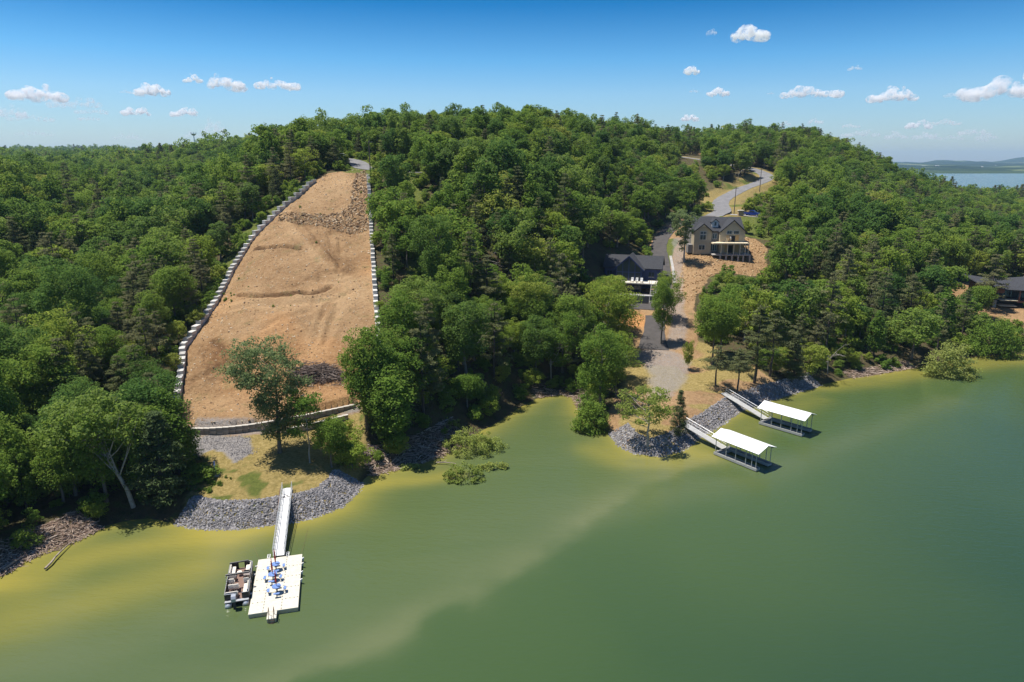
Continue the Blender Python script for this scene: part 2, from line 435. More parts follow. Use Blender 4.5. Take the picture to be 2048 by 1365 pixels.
R_SPUR[:, 2] -= 0.012
R_DRIVE[-8:, 2] -= 0.012
COURT_Z = float(height(np.array([29.0]), np.array([158.0]), False)[0]) + 0.1
ROADS += [(R_ROAD, 2.9), (R_LOT, 2.7), (R_SPUR, 2.1), (R_DRIVE, 2.2)]
PADS += [(COURT, COURT_Z)]
# ground mesh
def axis(lo, hi, step, far_lo, far_hi, gr=1.09):
    c = list(np.arange(lo, hi + 1e-6, step)); s = step; x = hi
    while x < far_hi: s *= gr; x += s; c.append(x)
    s = step; x = lo; pre = []
    while x > far_lo: s *= gr; x -= s; pre.append(x)
    return np.array(pre[::-1] + c)
gx = axis(-112, 150, 0.62, -7000, 7500); gx = np.unique(np.concatenate([gx[(gx < -57) | (gx > -20)], np.arange(-57, -19.9, 0.40)])); gy = axis(62, 236, 0.62, 20, 236)
gy = np.concatenate([gy[gy < 95], np.arange(95, 191, 0.40), gy[(gy >= 191) & (gy <= 236.01)], np.arange(237.2, 400, 1.2), axis(400, 401.2, 1.2, 400, 9500)[2:]])
GX, GY = np.meshgrid(gx, gy)
GZ = height(GX, GY)
def grid_mesh(name, X, Y, Z):
    ny, nx = X.shape
    V = np.column_stack([X.ravel(), Y.ravel(), Z.ravel()])
    i = np.arange(ny * nx).reshape(ny, nx)
    F = np.stack([i[:-1, :-1], i[:-1, 1:], i[1:, 1:], i[1:, :-1]], -1).reshape(-1, 4)
    return np_mesh(name, V, F)
def np_mesh(name, V, F, smooth=True):
    me = bpy.data.meshes.new(name)
    F = np.asarray(F); k = F.shape[1]
    me.vertices.add(len(V)); me.vertices.foreach_set('co', np.asarray(V, np.float32).ravel())
    me.loops.add(F.size); me.loops.foreach_set('vertex_index', F.astype(np.int32).ravel())
    me.polygons.add(len(F)); me.polygons.foreach_set('loop_start', np.arange(0, F.size, k, dtype=np.int32))
    me.polygons.foreach_set('use_smooth', np.full(len(F), smooth))
    me.update(calc_edges=True); me.validate()
    return me
gme = grid_mesh('ground', GX, GY, GZ)
nz_ = fbm(GX, GY, 6, 4, 40)
def area(poly, soft=0.8, rough=1.2, grow=0.0):
    m = np.zeros(GX.shape); P = np.asarray(poly)
    b = (GX > P[:, 0].min() - 6) & (GX < P[:, 0].max() + 6) & (GY > P[:, 1].min() - 6) & (GY < P[:, 1].max() + 6)
    m[b] = sstep(-soft, soft, sdf(GX[b], GY[b], P) + grow + nz_[b] * rough)
    return m
def band(line, wdt, soft=0.8, rough=1.0):
    P = np.asarray(line)[:, :2]; m = np.zeros(GX.shape)
    b = (GX > P[:, 0].min() - 12) & (GX < P[:, 0].max() + 12) & (GY > P[:, 1].min() - 12) & (GY < P[:, 1].max() + 12)
    m[b] = sstep(soft, -soft, seg_dist(GX[b], GY[b], P) - wdt + nz_[b] * rough)
    return m
mx = np.maximum
soil = mx.reduce([area(A_LOT, 0.4, 0.3), area(A_TAN), area(A_ORANGE), band(PATH_DIRT, 4.2), area(CUT, 1.5, 2), band(DRIVE, 4.0) * 0.9, area(A_RHOUSE), area(A_TRACK), 0.95 * area(A_PEN) * sstep(-0.15, 0.35, fbm(GX, GY, 7, 3, 66))])
orange = mx.reduce([area(A_ORANGE, 1.5, 2, -0.8), 0.35 * sstep(0.0, 0.5, fbm(GX, GY, 14, 3, 77)) * area(A_LOT, 0.5, 0.3), 0.4 * area(CUT)])
dry = mx.reduce([area(A_PAD, 0.6, 0.6), area(A_PEN), band(ROAD, 8.0, 2, 2.5) * 0.8])
green = mx.reduce([area(EDGE_R), area(EDGE_L, 0.5, 0.5), 0.9 * area(A_GRASS2, 1.5, 1.5), 0.8 * area(hits([(1418,556),(1450,550),(1530,556),(1532,590),(1480,592),(1440,580)]), 1.0, 1.2),  band(ROAD, 9, 3, 4) * sstep(0.1, 0.5, fbm(GX, GY, 9, 3, 12)), band(ROAD_L, 7, 2, 2), 0.8 * area(A_PAD) * sstep(0.1, 0.5, 0.6 * fbm(GX + 40, GY, 8, 3, 5) + 0.7 * fbm(GX, GY, 1.6, 2, 15)),
                   1.3 * band(hits([(1330,535),(1333,515),(1338,498),(1346,482)]), 1.5, 0.5, 0.3)])
grav = mx.reduce([area(A_GRAV, 0.5, 0.9), 0.62 * area(A_PENGRAV, 1.5, 2.5), 0.55 * band(PATH_DIRT, 2.0), 0.75 * area(A_TRACK, 1, 1)])
ca = gme.color_attributes.new('masks', 'FLOAT_COLOR', 'POINT')
ca.data.foreach_set('color', np.stack([soil, dry, green, grav], -1).astype(np.float32).ravel())
# far open fields and woodland on the low hills across the water
fields = sstep(0.30, 0.42, fbm(GX, GY * 0.5, 420, 3, 61)) * sstep(2500, 2800, GY) * sstep(0.25, 0.4, GX / np.maximum(GY, 1))
woods = sstep(600, 900, GY) * (1 - fields)
cb = gme.color_attributes.new('masks_far', 'FLOAT_COLOR', 'POINT')
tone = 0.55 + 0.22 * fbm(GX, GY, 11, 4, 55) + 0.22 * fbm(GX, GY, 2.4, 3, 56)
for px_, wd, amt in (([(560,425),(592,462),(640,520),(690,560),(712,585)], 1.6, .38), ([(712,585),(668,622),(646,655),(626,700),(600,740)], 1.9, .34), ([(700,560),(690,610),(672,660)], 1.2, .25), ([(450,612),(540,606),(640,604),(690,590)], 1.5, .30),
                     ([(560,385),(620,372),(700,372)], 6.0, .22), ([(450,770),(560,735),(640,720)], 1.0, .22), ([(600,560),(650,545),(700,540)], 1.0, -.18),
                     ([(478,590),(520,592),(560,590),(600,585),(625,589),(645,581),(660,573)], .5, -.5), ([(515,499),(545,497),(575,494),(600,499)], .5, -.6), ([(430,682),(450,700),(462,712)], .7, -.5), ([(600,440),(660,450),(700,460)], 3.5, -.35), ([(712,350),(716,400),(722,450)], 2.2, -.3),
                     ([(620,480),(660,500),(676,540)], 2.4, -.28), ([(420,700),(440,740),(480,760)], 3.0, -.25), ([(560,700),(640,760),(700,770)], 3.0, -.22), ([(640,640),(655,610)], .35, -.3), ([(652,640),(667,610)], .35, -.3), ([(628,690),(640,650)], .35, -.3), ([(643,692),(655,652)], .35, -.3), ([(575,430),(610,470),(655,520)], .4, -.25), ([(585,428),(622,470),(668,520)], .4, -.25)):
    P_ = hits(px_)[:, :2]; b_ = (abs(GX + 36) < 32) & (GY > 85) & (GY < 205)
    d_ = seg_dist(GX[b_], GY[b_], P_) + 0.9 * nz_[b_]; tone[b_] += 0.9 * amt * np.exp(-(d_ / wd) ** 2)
cb.data.foreach_set('color', np.stack([orange, fields, woods, np.clip(tone, 0, 1)], -1).astype(np.float32).ravel())

def ground_material():
    m = bpy.data.materials.new('ground'); m.use_nodes = True
    n, l = m.node_tree.nodes, m.node_tree.links
    b = n['Principled BSDF']; b.inputs['Roughness'].default_value = 0.95; b.inputs['Specular IOR Level'].default_value = 0.1
    t = n.new('ShaderNodeTexCoord')
    def noise(sc, det=6, ro=0.6):
        q = n.new('ShaderNodeTexNoise'); q.inputs['Scale'].default_value = sc; q.inputs['Detail'].default_value = det; q.inputs['Roughness'].default_value = ro
        l.new(t.outputs['Object'], q.inputs['Vector']); return q.outputs[0]
    def ramp_(fac, *stops):
        r = n.new('ShaderNodeValToRGB'); e = r.color_ramp.elements
        e[0].position, e[0].color = stops[0][0], (*stops[0][1], 1); e[1].position, e[1].color = stops[-1][0], (*stops[-1][1], 1)
        for p_, c in stops[1:-1]: q = e.new(p_); q.color = (*c, 1)
        l.new(fac, r.inputs[0]); return r.outputs[0]
    def mix(f, a, c):
        q = n.new('ShaderNodeMixRGB'); l.new(f, q.inputs[0]); l.new(a, q.inputs[1]); l.new(c, q.inputs[2]); return q.outputs[0]
    def vc(nm):
        a = n.new('ShaderNodeAttribute'); a.attribute_name = nm; s = n.new('ShaderNodeSeparateColor'); l.new(a.outputs['Color'], s.inputs[0]); return s.outputs, a.outputs['Alpha']
    m1, al = vc('masks'); m2, tone_ = vc('masks_far')
    big, mid, fine, grit = noise(0.12, 5), noise(0.6, 6), noise(2.4, 6, 0.7), noise(7.0, 4, 0.75)
    floor_ = ramp_(mid, (0.3, (0.05, 0.055, 0.02)), (0.5, (0.10, 0.075, 0.042)), (0.7, (0.08, 0.105, 0.028)))
    soil_a = ramp_(fine, (0.25, (0.205, 0.115, 0.055)), (0.45, (0.325, 0.200, 0.100)), (0.6, (0.41, 0.268, 0.140)), (0.80, (0.53, 0.39, 0.235)))
    soil_g = ramp_(grit, (0.3, (0.25, 0.145, 0.072)), (0.5, (0.36, 0.225, 0.115)), (0.68, (0.44, 0.295, 0.157)), (0.88, (0.61, 0.475, 0.31)))
    q = n.new('ShaderNodeMixRGB'); q.inputs[0].default_value = 0.55; l.new(soil_a, q.inputs[1]); l.new(soil_g, q.inputs[2]); soil_c = q.outputs[0]
    org = ramp_(fine, (0.3, (0.38, 0.165, 0.055)), (0.7, (0.60, 0.32, 0.13)))
    soil_c = mix(m2[0], soil_c, org)
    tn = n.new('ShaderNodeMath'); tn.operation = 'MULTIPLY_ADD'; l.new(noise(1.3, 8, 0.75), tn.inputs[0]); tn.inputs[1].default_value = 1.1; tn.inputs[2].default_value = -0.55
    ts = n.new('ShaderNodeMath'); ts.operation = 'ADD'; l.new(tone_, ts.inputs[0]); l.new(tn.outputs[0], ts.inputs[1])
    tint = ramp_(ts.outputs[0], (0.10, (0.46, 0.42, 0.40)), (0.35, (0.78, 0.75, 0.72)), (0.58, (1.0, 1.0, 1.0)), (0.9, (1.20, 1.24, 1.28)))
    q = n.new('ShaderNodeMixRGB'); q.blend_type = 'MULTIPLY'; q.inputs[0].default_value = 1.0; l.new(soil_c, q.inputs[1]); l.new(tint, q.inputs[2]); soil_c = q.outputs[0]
    weed = n.new('ShaderNodeMapRange'); weed.inputs[1].default_value = 0.56; weed.inputs[2].default_value = 0.68; weed.inputs[4].default_value = 0.6; l.new(noise(0.33, 7, 0.72), weed.inputs[0])
    soil_c = mix(weed.outputs[0], soil_c, ramp_(fine, (0.3, (0.10, 0.11, 0.035)), (0.7, (0.26, 0.21, 0.10))))
    dry_c = ramp_(fine, (0.25, (0.16, 0.13, 0.040)), (0.5, (0.31, 0.235, 0.085)), (0.75, (0.47, 0.355, 0.155)))
    grn = ramp_(fine, (0.25, (0.055, 0.085, 0.016)), (0.55, (0.13, 0.15, 0.035)), (0.8, (0.21, 0.20, 0.06)))
    grv = ramp_(grit, (0.3, (0.16, 0.145, 0.14)), (0.5, (0.29, 0.265, 0.25)), (0.7, (0.44, 0.41, 0.38)))
    wd = ramp_(noise(0.008, 8, 0.75), (0.35, (0.02, 0.04, 0.012)), (0.65, (0.055, 0.085, 0.025)))
    fl = ramp_(noise(0.004, 3), (0.4, (0.05, 0.07, 0.03)), (0.6, (0.20, 0.19, 0.10)))
    c = mix(m2[2], floor_, wd); c = mix(m2[1], c, fl)
    c = mix(m1[1], c, dry_c)
    def gate(mask, nz, lo=0.35, hi=0.65):
        a = n.new('ShaderNodeMath'); a.operation = 'MULTIPLY_ADD'; l.new(nz, a.inputs[0]); a.inputs[1].default_value = 0.9; a.inputs[2].default_value = -0.45
        s = n.new('ShaderNodeMath'); s.operation = 'ADD'; l.new(mask, s.inputs[0]); l.new(a.outputs[0], s.inputs[1])
        r = n.new('ShaderNodeMapRange'); r.inputs[1].default_value = lo; r.inputs[2].default_value = hi; l.new(s.outputs[0], r.inputs[0]); return r.outputs[0]
    c = mix(gate(m1[0], fine), c, soil_c)
    c = mix(gate(m1[2], fine, 0.3, 0.75), c, grn)
    c = mix(gate(al, fine, 0.25, 0.8), c, grv)
    # weedy patches on the soil
    l.new(c, b.inputs['Base Color'])
    bp = n.new('ShaderNodeBump'); bp.inputs['Distance'].default_value = 0.22; bp.inputs['Strength'].default_value = 0.9
    ad = n.new('ShaderNodeMath'); ad.operation = 'ADD'; l.new(fine, ad.inputs[0]); l.new(grit, ad.inputs[1])
    l.new(ad.outputs[0], bp.inputs['Height'])
    b2 = n.new('ShaderNodeBump'); b2.inputs['Distance'].default_value = 0.8; b2.inputs['Strength'].default_value = 0.55
    l.new(noise(0.75, 9, 0.7), b2.inputs['Height']); l.new(b2.outputs[0], bp.inputs['Normal']); l.new(bp.outputs[0], b.inputs['Normal'])
    return m
gme.materials.append(ground_material())
tag(link('ground', gme), 'hilly ground of bare clay, dry grass and forest floor', 'ground', kind='structure')

# water: one sheet; its own colour turns from silty yellow in the shallows to green; sky teal painted in on the right
wx = axis(-95, 150, 1.1, -7000, 7500, 1.12); wy = axis(28, 165, 1.1, -400, 9500, 1.12)
WX, WY = np.meshgrid(wx, wy)
wme = grid_mesh('water', WX, WY, np.zeros_like(WX))
nw = (WY < 200)
ds = np.full(WX.shape, 400.0); ds[nw] = seg_dist(WX[nw], WY[nw], SHORE)
warp = fbm(WX, WY, 26, 3, 91)
# silt drifts out from the banks in slanting streaks
def plume(line, wdt):
    P = np.array([G(*p)[:2] for p in line]); r_ = np.full(WX.shape, 0.0)
    d = seg_dist(WX[nw], WY[nw], P); r_[nw] = np.exp(-(d / (wdt * (1 + 0.5 * warp[nw]))) ** 2); return r_
warp2 = fbm(WX, WY, 7, 3, 93)
silt = 0.85 * np.exp(-np.maximum(ds - 0.3 - 1.6 * np.maximum(warp, 0), 0) / (1.7 + 1.6 * np.maximum(warp + .2, 0)))
silt = np.minimum(1, silt + 0.62 * plume([(-90,1190),(60,1160),(200,1110),(330,1090),(450,1075)], 3.4) + 0.5 * plume([(-100,1270),(100,1225),(260,1175),(400,1140)], 3.8)
       + 0.6 * plume([(770,965),(850,960),(905,950)], 1.8) + 0.42 * plume([(1660,775),(1760,765),(1900,738),(2040,724)], 3.2) + 0.28 * plume([(1400,905),(1480,880),(1540,830),(1640,800)], 3.0)
       + 0.30 * plume([(1180,900),(1260,930),(1350,925),(1420,915)], 2.6))
EDGE_W = np.array([G(*p)[:2] for p in [(380,1440),(560,1385),(690,1335),(800,1278),(900,1222),(985,1165),(1065,1110),(1150,1060),(1225,1010),(1300,965),(1390,935),(1440,925)]])
sd_ = np.full(WX.shape, -99.0)
dd_ = seg_dist(WX[nw], WY[nw], EDGE_W); up_ = inside(WX[nw], WY[nw], np.vstack([EDGE_W, [(30, 140), (-120, 140), (-120, 40)]]))
sd_[nw] = np.where(up_, dd_, -dd_) + 2.6 * warp2[nw] + 2.2 * warp[nw]
milky = 0.52 * sstep(-0.9, 1.0, sd_) * (0.55 + 0.45 * np.exp(-np.maximum(sd_, 0) / 9.0)) + 0.30 * np.exp(-((sd_ - 1.6) / 2.4) ** 2) * np.clip(0.55 + 1.1 * warp2 + 1.3 * fbm(WX, WY, 16, 2, 97), 0, 1.3)
milky += 0.30 * plume([(1180,1040),(1350,985),(1500,960),(1700,880),(1900,800)], 2.8) + 0.22 * plume([(0,1340),(180,1305),(350,1245)], 2.6)
pl2 = np.clip(milky, 0, 1)
deep = sstep(12, 60, ds + 8 * warp) 
sky_reflection_tint = sstep(0.05, 0.62, WX / np.maximum(WY, 20) + 0.12 * warp)  # teal sky reflection painted into the water colour, stronger to the right
cw = wme.color_attributes.new('silt', 'FLOAT_COLOR', 'POINT')
cw.data.foreach_set('color', np.stack([np.clip(silt, 0, 1), np.clip(pl2, 0, 1), deep, sky_reflection_tint], -1).astype(np.float32).ravel())
def water_material():
    m = bpy.data.materials.new('lake_water'); m.use_nodes = True
    n, l = m.node_tree.nodes, m.node_tree.links
    b = n['Principled BSDF']; b.inputs['Roughness'].default_value = 0.13; b.inputs['IOR'].default_value = 1.33
    a = n.new('ShaderNodeAttribute'); a.attribute_name = 'silt'
    s = n.new('ShaderNodeSeparateColor'); l.new(a.outputs['Color'], s.inputs[0])
    t = n.new('ShaderNodeTexCoord')
    mp = n.new('ShaderNodeMapping'); mp.inputs['Rotation'].default_value = (0, 0, R(-38)); mp.inputs['Scale'].default_value = (0.035, 0.16, 1)
    l.new(t.outputs['Object'], mp.inputs[0])
    nz = n.new('ShaderNodeTexNoise'); nz.inputs['Scale'].default_value = 1.0; nz.inputs['Detail'].default_value = 4; nz.inputs['Distortion'].default_value = 0.6
    l.new(mp.outputs[0], nz.inputs['Vector'])
    def rgb(c): q = n.new('ShaderNodeRGB'); q.outputs[0].default_value = (*c, 1); return q.outputs[0]
    def mix(f, x, y):
        q = n.new('ShaderNodeMixRGB'); l.new(f, q.inputs[0]); l.new(x, q.inputs[1]); l.new(y, q.inputs[2]); return q.outputs[0]
    def mathn(op, x, y=None, v=0.5):
        q = n.new('ShaderNodeMath'); q.operation = op; l.new(x, q.inputs[0])
        if y is not None: l.new(y, q.inputs[1])
        else: q.inputs[1].default_value = v
        q.use_clamp = True; return q.outputs[0]
    open_ = mix(a.outputs['Alpha'], rgb((0.034, 0.067, 0.024)), rgb((0.021, 0.050, 0.026)))  # second tone is the painted sky reflection, mixed in by alpha
    mid = rgb((0.056, 0.090, 0.030)); pale = rgb((0.120, 0.138, 0.062)); sil = rgb((0.265, 0.225, 0.045))
    c = mix(s.outputs[2], mid, open_)
    c = mix(mathn('MULTIPLY', s.outputs[1], mathn('ADD', nz.outputs[0], None, 0.42)), c, pale)
    c = mix(mathn('MULTIPLY', s.outputs[0], mathn('ADD', nz.outputs[0], None, 0.4)), c, sil)
    l.new(c, b.inputs['Base Color'])
    w1 = n.new('ShaderNodeTexNoise'); w1.inputs['Scale'].default_value = 0.9; w1.inputs['Detail'].default_value = 4
    mp2 = n.new('ShaderNodeMapping'); mp2.inputs['Rotation'].default_value = (0, 0, R(25)); mp2.inputs['Scale'].default_value = (0.7, 1.9, 1)
    l.new(t.outputs['Object'], mp2.inputs[0]); l.new(mp2.outputs[0], w1.inputs['Vector'])
    bp = n.new('ShaderNodeBump'); bp.inputs['Distance'].default_value = 0.08; bp.inputs['Strength'].default_value = 1.0
    w2 = n.new('ShaderNodeTexNoise'); w2.inputs['Scale'].default_value = 2.6; w2.inputs['Detail'].default_value = 3; l.new(mp2.outputs[0], w2.inputs['Vector'])
    w3 = n.new('ShaderNodeMath'); w3.operation = 'MULTIPLY_ADD'; w3.inputs[1].default_value = 0.2; l.new(w2.outputs[0], w3.inputs[0]); l.new(w1.outputs[0], w3.inputs[2])
    l.new(w3.outputs[0], bp.inputs['Height']); l.new(bp.outputs[0], b.inputs['Normal'])
    return m
wme.materials.append(water_material())
tag(link('water', wme), 'green lake water turning silty yellow along the banks', 'water', kind='structure')
# ------------------------------------------------------------------ roads
M_ASPH = mat('worn_asphalt', (0.17, 0.165, 0.165), 0.9, var=0.22, scale=0.5, bump=0.01, bscale=14)
M_ASPH_NEW = mat('fresh_asphalt', (0.062, 0.054, 0.050), 0.85, var=0.25, scale=0.6, bump=0.01, bscale=14)
M_CONC = mat('concrete', (0.36, 0.34, 0.315), 0.9, var=0.2, scale=0.8, bump=0.01)
def ribbon(name, C, half, m, z=0.0, widths=None, kerb=None):
    t = np.gradient(C[:, :2], axis=0); t /= np.hypot(t[:, 0], t[:, 1])[:, None]
    n = np.column_stack([-t[:, 1], t[:, 0]]); rows = []
    k = 5; hw = np.full(len(C), half) if widths is None else widths
    for i in range(len(C)):
        for j in range(k):
            f = (j / (k - 1) * 2 - 1); w = hw[i] * f * (1 + 0.03 * math.sin(i * 1.7 + (3 if f > 0 else 0)))
            rows.append((C[i, 0] + n[i, 0] * w, C[i, 1] + n[i, 1] * w, C[i, 2] + z + 0.03 * (1 - f * f)))
    idx = np.arange(len(C) * k).reshape(-1, k)
    F = np.stack([idx[:-1, :-1], idx[1:, :-1], idx[1:, 1:], idx[:-1, 1:]], -1).reshape(-1, 4)[:, ::-1]
    return tag(link(name, np_mesh(name, rows, F)), kind='structure')
def add_mat(o, m): o.data.materials.append(m); return o
add_mat(ribbon('road', R_ROAD, 2.9, None), M_ASPH)
wd_ = np.where(np.arange(len(R_DRIVE)) < 7, 3.2 - 0.2 * np.arange(len(R_DRIVE)), 2.2); wd_ = np.maximum(wd_, 2.2)
add_mat(ribbon('driveway', R_DRIVE, 2.2, None, 0.004, wd_), M_ASPH_NEW)
add_mat(ribbon('road', R_LOT, 2.7, None), M_ASPH)
add_mat(ribbon('driveway', R_SPUR, 2.1, None, 0.004), M_CONC)
mb = MB(); mb.slab([(x, y, COURT_Z + 0.02) for x, y in COURT], 0.08)
tag(mb.build('parking_court', M_ASPH_NEW), kind='structure')
# concrete kerb strip along the drive
for a_, b_ in ((22, 34),):
    C = R_DRIVE[a_:b_]; t = np.gradient(C[:, :2], axis=0); t /= np.hypot(t[:, 0], t[:, 1])[:, None]
    for side, nm in ((1, 'kerb'),):
        mb = MB(); off = -2.45 * side
        for p, q, tp, tq in zip(C[:-1], C[1:], t[:-1], t[1:]):
            a0 = (p[0] - tp[1] * off, p[1] + tp[0] * off); a1 = (p[0] - tp[1] * (off - 0.7 * side), p[1] + tp[0] * (off - 0.7 * side))
            b0 = (q[0] - tq[1] * off, q[1] + tq[0] * off); b1 = (q[0] - tq[1] * (off - 0.7 * side), q[1] + tq[0] * (off - 0.7 * side))
            mb.slab([(*a0, p[2] + 0.12), (*a1, p[2] + 0.10), (*b1, q[2] + 0.10), (*b0, q[2] + 0.12)], 0.25)
        tag(mb.build(nm, M_CONC), kind='structure')

# ------------------------------------------------------------------ retaining walls, block by block
M_BLOCK = mat('cast_concrete_block', (0.54, 0.52, 0.48), 0.9, var=0.2, scale=1.1, bump=0.02, bscale=9)
def vary(m, lo=.72, hi=1.18):
    n, l = m.node_tree.nodes, m.node_tree.links; b = n['Principled BSDF']; src = b.inputs['Base Color'].links[0].from_socket
    oi = n.new('ShaderNodeObjectInfo'); mr = n.new('ShaderNodeMapRange'); mr.inputs[3].default_value = lo; mr.inputs[4].default_value = hi; l.new(oi.outputs['Random'], mr.inputs[0])
    mm = n.new('ShaderNodeMixRGB'); mm.blend_type = 'MULTIPLY'; mm.inputs[0].default_value = 1; l.new(src, mm.inputs[1]); l.new(mr.outputs[0], mm.inputs[2]); l.new(mm.outputs[0], b.inputs['Base Color']); return m
vary(M_BLOCK, .68, 1.15)
M_BLOCK2 = mat('split_face_block', (0.36, 0.315, 0.26), 0.95, var=0.25, scale=2.2, bump=0.04, bscale=12)
M_CAP = mat('pale_cap_block', (0.50, 0.46, 0.40), 0.9, var=0.12, scale=1.6, bump=0.01)
vary(M_BLOCK2, .75, 1.2)
rnd = random.Random(4)
def resample(P, step):
    P = np.asarray(P)[:, :2]; seg = np.hypot(*np.diff(P, axis=0).T); L = np.concatenate([[0], np.cumsum(seg)])
    s = np.arange(0, L[-1], step)
    return np.column_stack([np.interp(s, L, P[:, 0]), np.interp(s, L, P[:, 1])])
def block_wall(name, label, line, L, W, H, above, courses, m, cap=None, level=False, skip=()):
    P = resample(line, L); c0 = P[0]
    base = thing(name, label, 'wall', (float(c0[0]), float(c0[1]), hz(*c0)))
    base['kind'] = 'thing'
    bl = MB().bbox(-L / 2 + 0.012, -W / 2, 0.012, L / 2 - 0.012, W / 2, H, 0.03).mesh('block', m)
    cp = MB().bbox(-L / 2 + 0.008, -W / 2 - 0.05, 0, L / 2 - 0.008, W / 2 + 0.05, 0.12, 0.02).mesh('cap_block', cap) if cap else None
    o0 = np.array(base.location)
    for i, (p, q) in enumerate(zip(P[:-1], P[1:])):
        if i in skip: continue
        c = (p + q) / 2; ang = math.atan2(q[1] - p[1], q[0] - p[0])
        g = hz(*c)
        top = above[0] + (above[1] - above[0]) * i / len(P) + (0 if level else g)
        for k in range(courses):
            b_ = link('block', bl, base, (c[0] - o0[0] + rnd.uniform(-.06, .06), c[1] - o0[1] + rnd.uniform(-.06, .06), top - H * (k + 1) - o0[2]), ang + rnd.uniform(-.04, .04))
        if cp: link('cap_block', cp, base, (c[0] - o0[0], c[1] - o0[1], top + 0.002 - o0[2]), ang)
    return base
block_wall('retaining_wall', 'long stepped wall of grey concrete blocks curving up the bare lot, pine wood side', WALL_L, 1.83, 0.95, 0.62, (1.15, 1.0), 3, M_BLOCK)
block_wall('retaining_wall', 'straight stepped wall of white concrete blocks up to the utility pole', WALL_R, 1.83, 0.85, 0.62, (0.8, 0.9), 3, M_BLOCK)
zc_ = hz(*(WALL_C[4][:2] + np.array((0, -1.2))))
g0 = hz(WALL_C[0][0], WALL_C[0][1] - 1.2)
block_wall('retaining_wall', 'curved pale capped garden wall below the bare clay slope', WALL_C, 0.92, 0.35, 0.3, (g0 + 0.95, g0 + 2.25), 9, M_BLOCK2, M_CAP, level=True)
g1 = hz(WALL_D[0][0], WALL_D[0][1] - 0.8)
block_wall('retaining_wall', 'short capped garden wall below the gravel track behind the young trees', WALL_D, 0.92, 0.35, 0.3, (g1 + 0.75, g1 + 1.4), 7, M_BLOCK2, M_CAP, level=True)

# ------------------------------------------------------------------ loose stone, rubble, driftwood (uncountable)
rng = np.random.default_rng(11)
ICO_V = np.array([(0, 0, 1)] + [(0.894 * math.cos(2 * math.pi * k / 5), 0.894 * math.sin(2 * math.pi * k / 5), 0.447) for k in range(5)]
                 + [(0.894 * math.cos(2 * math.pi * (k + .5) / 5), 0.894 * math.sin(2 * math.pi * (k + .5) / 5), -0.447) for k in range(5)] + [(0, 0, -1)])
ICO_F = np.array([(0, 1 + k, 1 + (k + 1) % 5) for k in range(5)] + [(1 + k, 6 + k, 1 + (k + 1) % 5) for k in range(5)]
                 + [(1 + (k + 1) % 5, 6 + k, 6 + (k + 1) % 5) for k in range(5)] + [(11, 6 + (k + 1) % 5, 6 + k) for k in range(5)])
def rand_rot(n, rng):
    q = rng.normal(size=(n, 4)); q /= np.linalg.norm(q, axis=1)[:, None]; w, x, y, z = q.T
    return np.stack([1 - 2 * (y * y + z * z), 2 * (x * y - z * w), 2 * (x * z + y * w), 2 * (x * y + z * w), 1 - 2 * (x * x + z * z), 2 * (y * z - x * w),
                     2 * (x * z - y * w), 2 * (y * z + x * w), 1 - 2 * (x * x + y * y)], -1).reshape(n, 3, 3)
def stones(name, P, size, m, label, cat, flat=0.75):
    n = len(P); S = size[:, None, None]
    V = ICO_V[None] * rng.uniform(0.65, 1.25, (n, 12, 1)) * np.array((1.15, 0.9, flat)) * S
    V = np.einsum('nij,nkj->nki', rand_rot(n, rng), V) + P[:, None]
    F = (ICO_F[None] + (np.arange(n) * 12)[:, None, None]).reshape(-1, 3)
    o = link(name, np_mesh(name, V.reshape(-1, 3), F, False)); o.data.materials.append(m)
    return tag(o, label, cat, kind='stuff')
def island_mat(name, cols, rough=0.9):
    m = bpy.data.materials.new(name); m.use_nodes = True; n, l = m.node_tree.nodes, m.node_tree.links
    b = n['Principled BSDF']; b.inputs['Roughness'].default_value = rough; b.inputs['Specular IOR Level'].default_value = 0.2
    g = n.new('ShaderNodeNewGeometry'); r = n.new('ShaderNodeValToRGB'); e = r.color_ramp.elements
    e[0].color = (*cols[0], 1); e[1].color = (*cols[-1], 1)
    for i, c in enumerate(cols[1:-1]): q = e.new((i + 1) / (len(cols) - 1)); q.color = (*c, 1)
    l.new(g.outputs['Random Per Island'], r.inputs[0]); l.new(r.outputs[0], b.inputs['Base Color'])
    return m
M_RIP = island_mat('riprap_limestone', [(0.135, 0.125, 0.125), (0.19, 0.178, 0.178), (0.25, 0.235, 0.23), (0.36, 0.34, 0.33)])
M_RUB = island_mat('clay_rubble', [(0.22, 0.125, 0.055), (0.33, 0.20, 0.09), (0.41, 0.27, 0.13), (0.52, 0.38, 0.22)])
M_DRIFT = island_mat('driftwood', [(0.13, 0.085, 0.06), (0.25, 0.175, 0.13), (0.36, 0.27, 0.21), (0.55, 0.45, 0.36)])
def along(line, n, lo, hi, side=1):
    P = np.asarray(line)[:, :2]; seg = np.hypot(*np.diff(P, axis=0).T); L = np.concatenate([[0], np.cumsum(seg)])
    s = rng.uniform(0, L[-1], n); x = np.interp(s, L, P[:, 0]); y = np.interp(s, L, P[:, 1])
    x2 = np.interp(np.minimum(s + .3, L[-1]), L, P[:, 0]); y2 = np.interp(np.minimum(s + .3, L[-1]), L, P[:, 1])
    x1 = np.interp(np.maximum(s - .3, 0), L, P[:, 0]); y1 = np.interp(np.maximum(s - .3, 0), L, P[:, 1])
    t = np.column_stack([x2 - x1, y2 - y1]); t /= np.hypot(t[:, 0], t[:, 1])[:, None]
    o = rng.uniform(lo, hi, n) * side
    return x - t[:, 1] * o, y + t[:, 0] * o
def drop(x, y, dz=0.0):
    return np.column_stack([x, y, np.maximum(height(x, y), -0.25) + dz])
x, y = along(RIPRAP_A, 12000, -0.7, 3.6); sz = rng.uniform(0.06, 0.13, len(x)) * rng.choice([.6, .8, 1, 1.7], len(x))
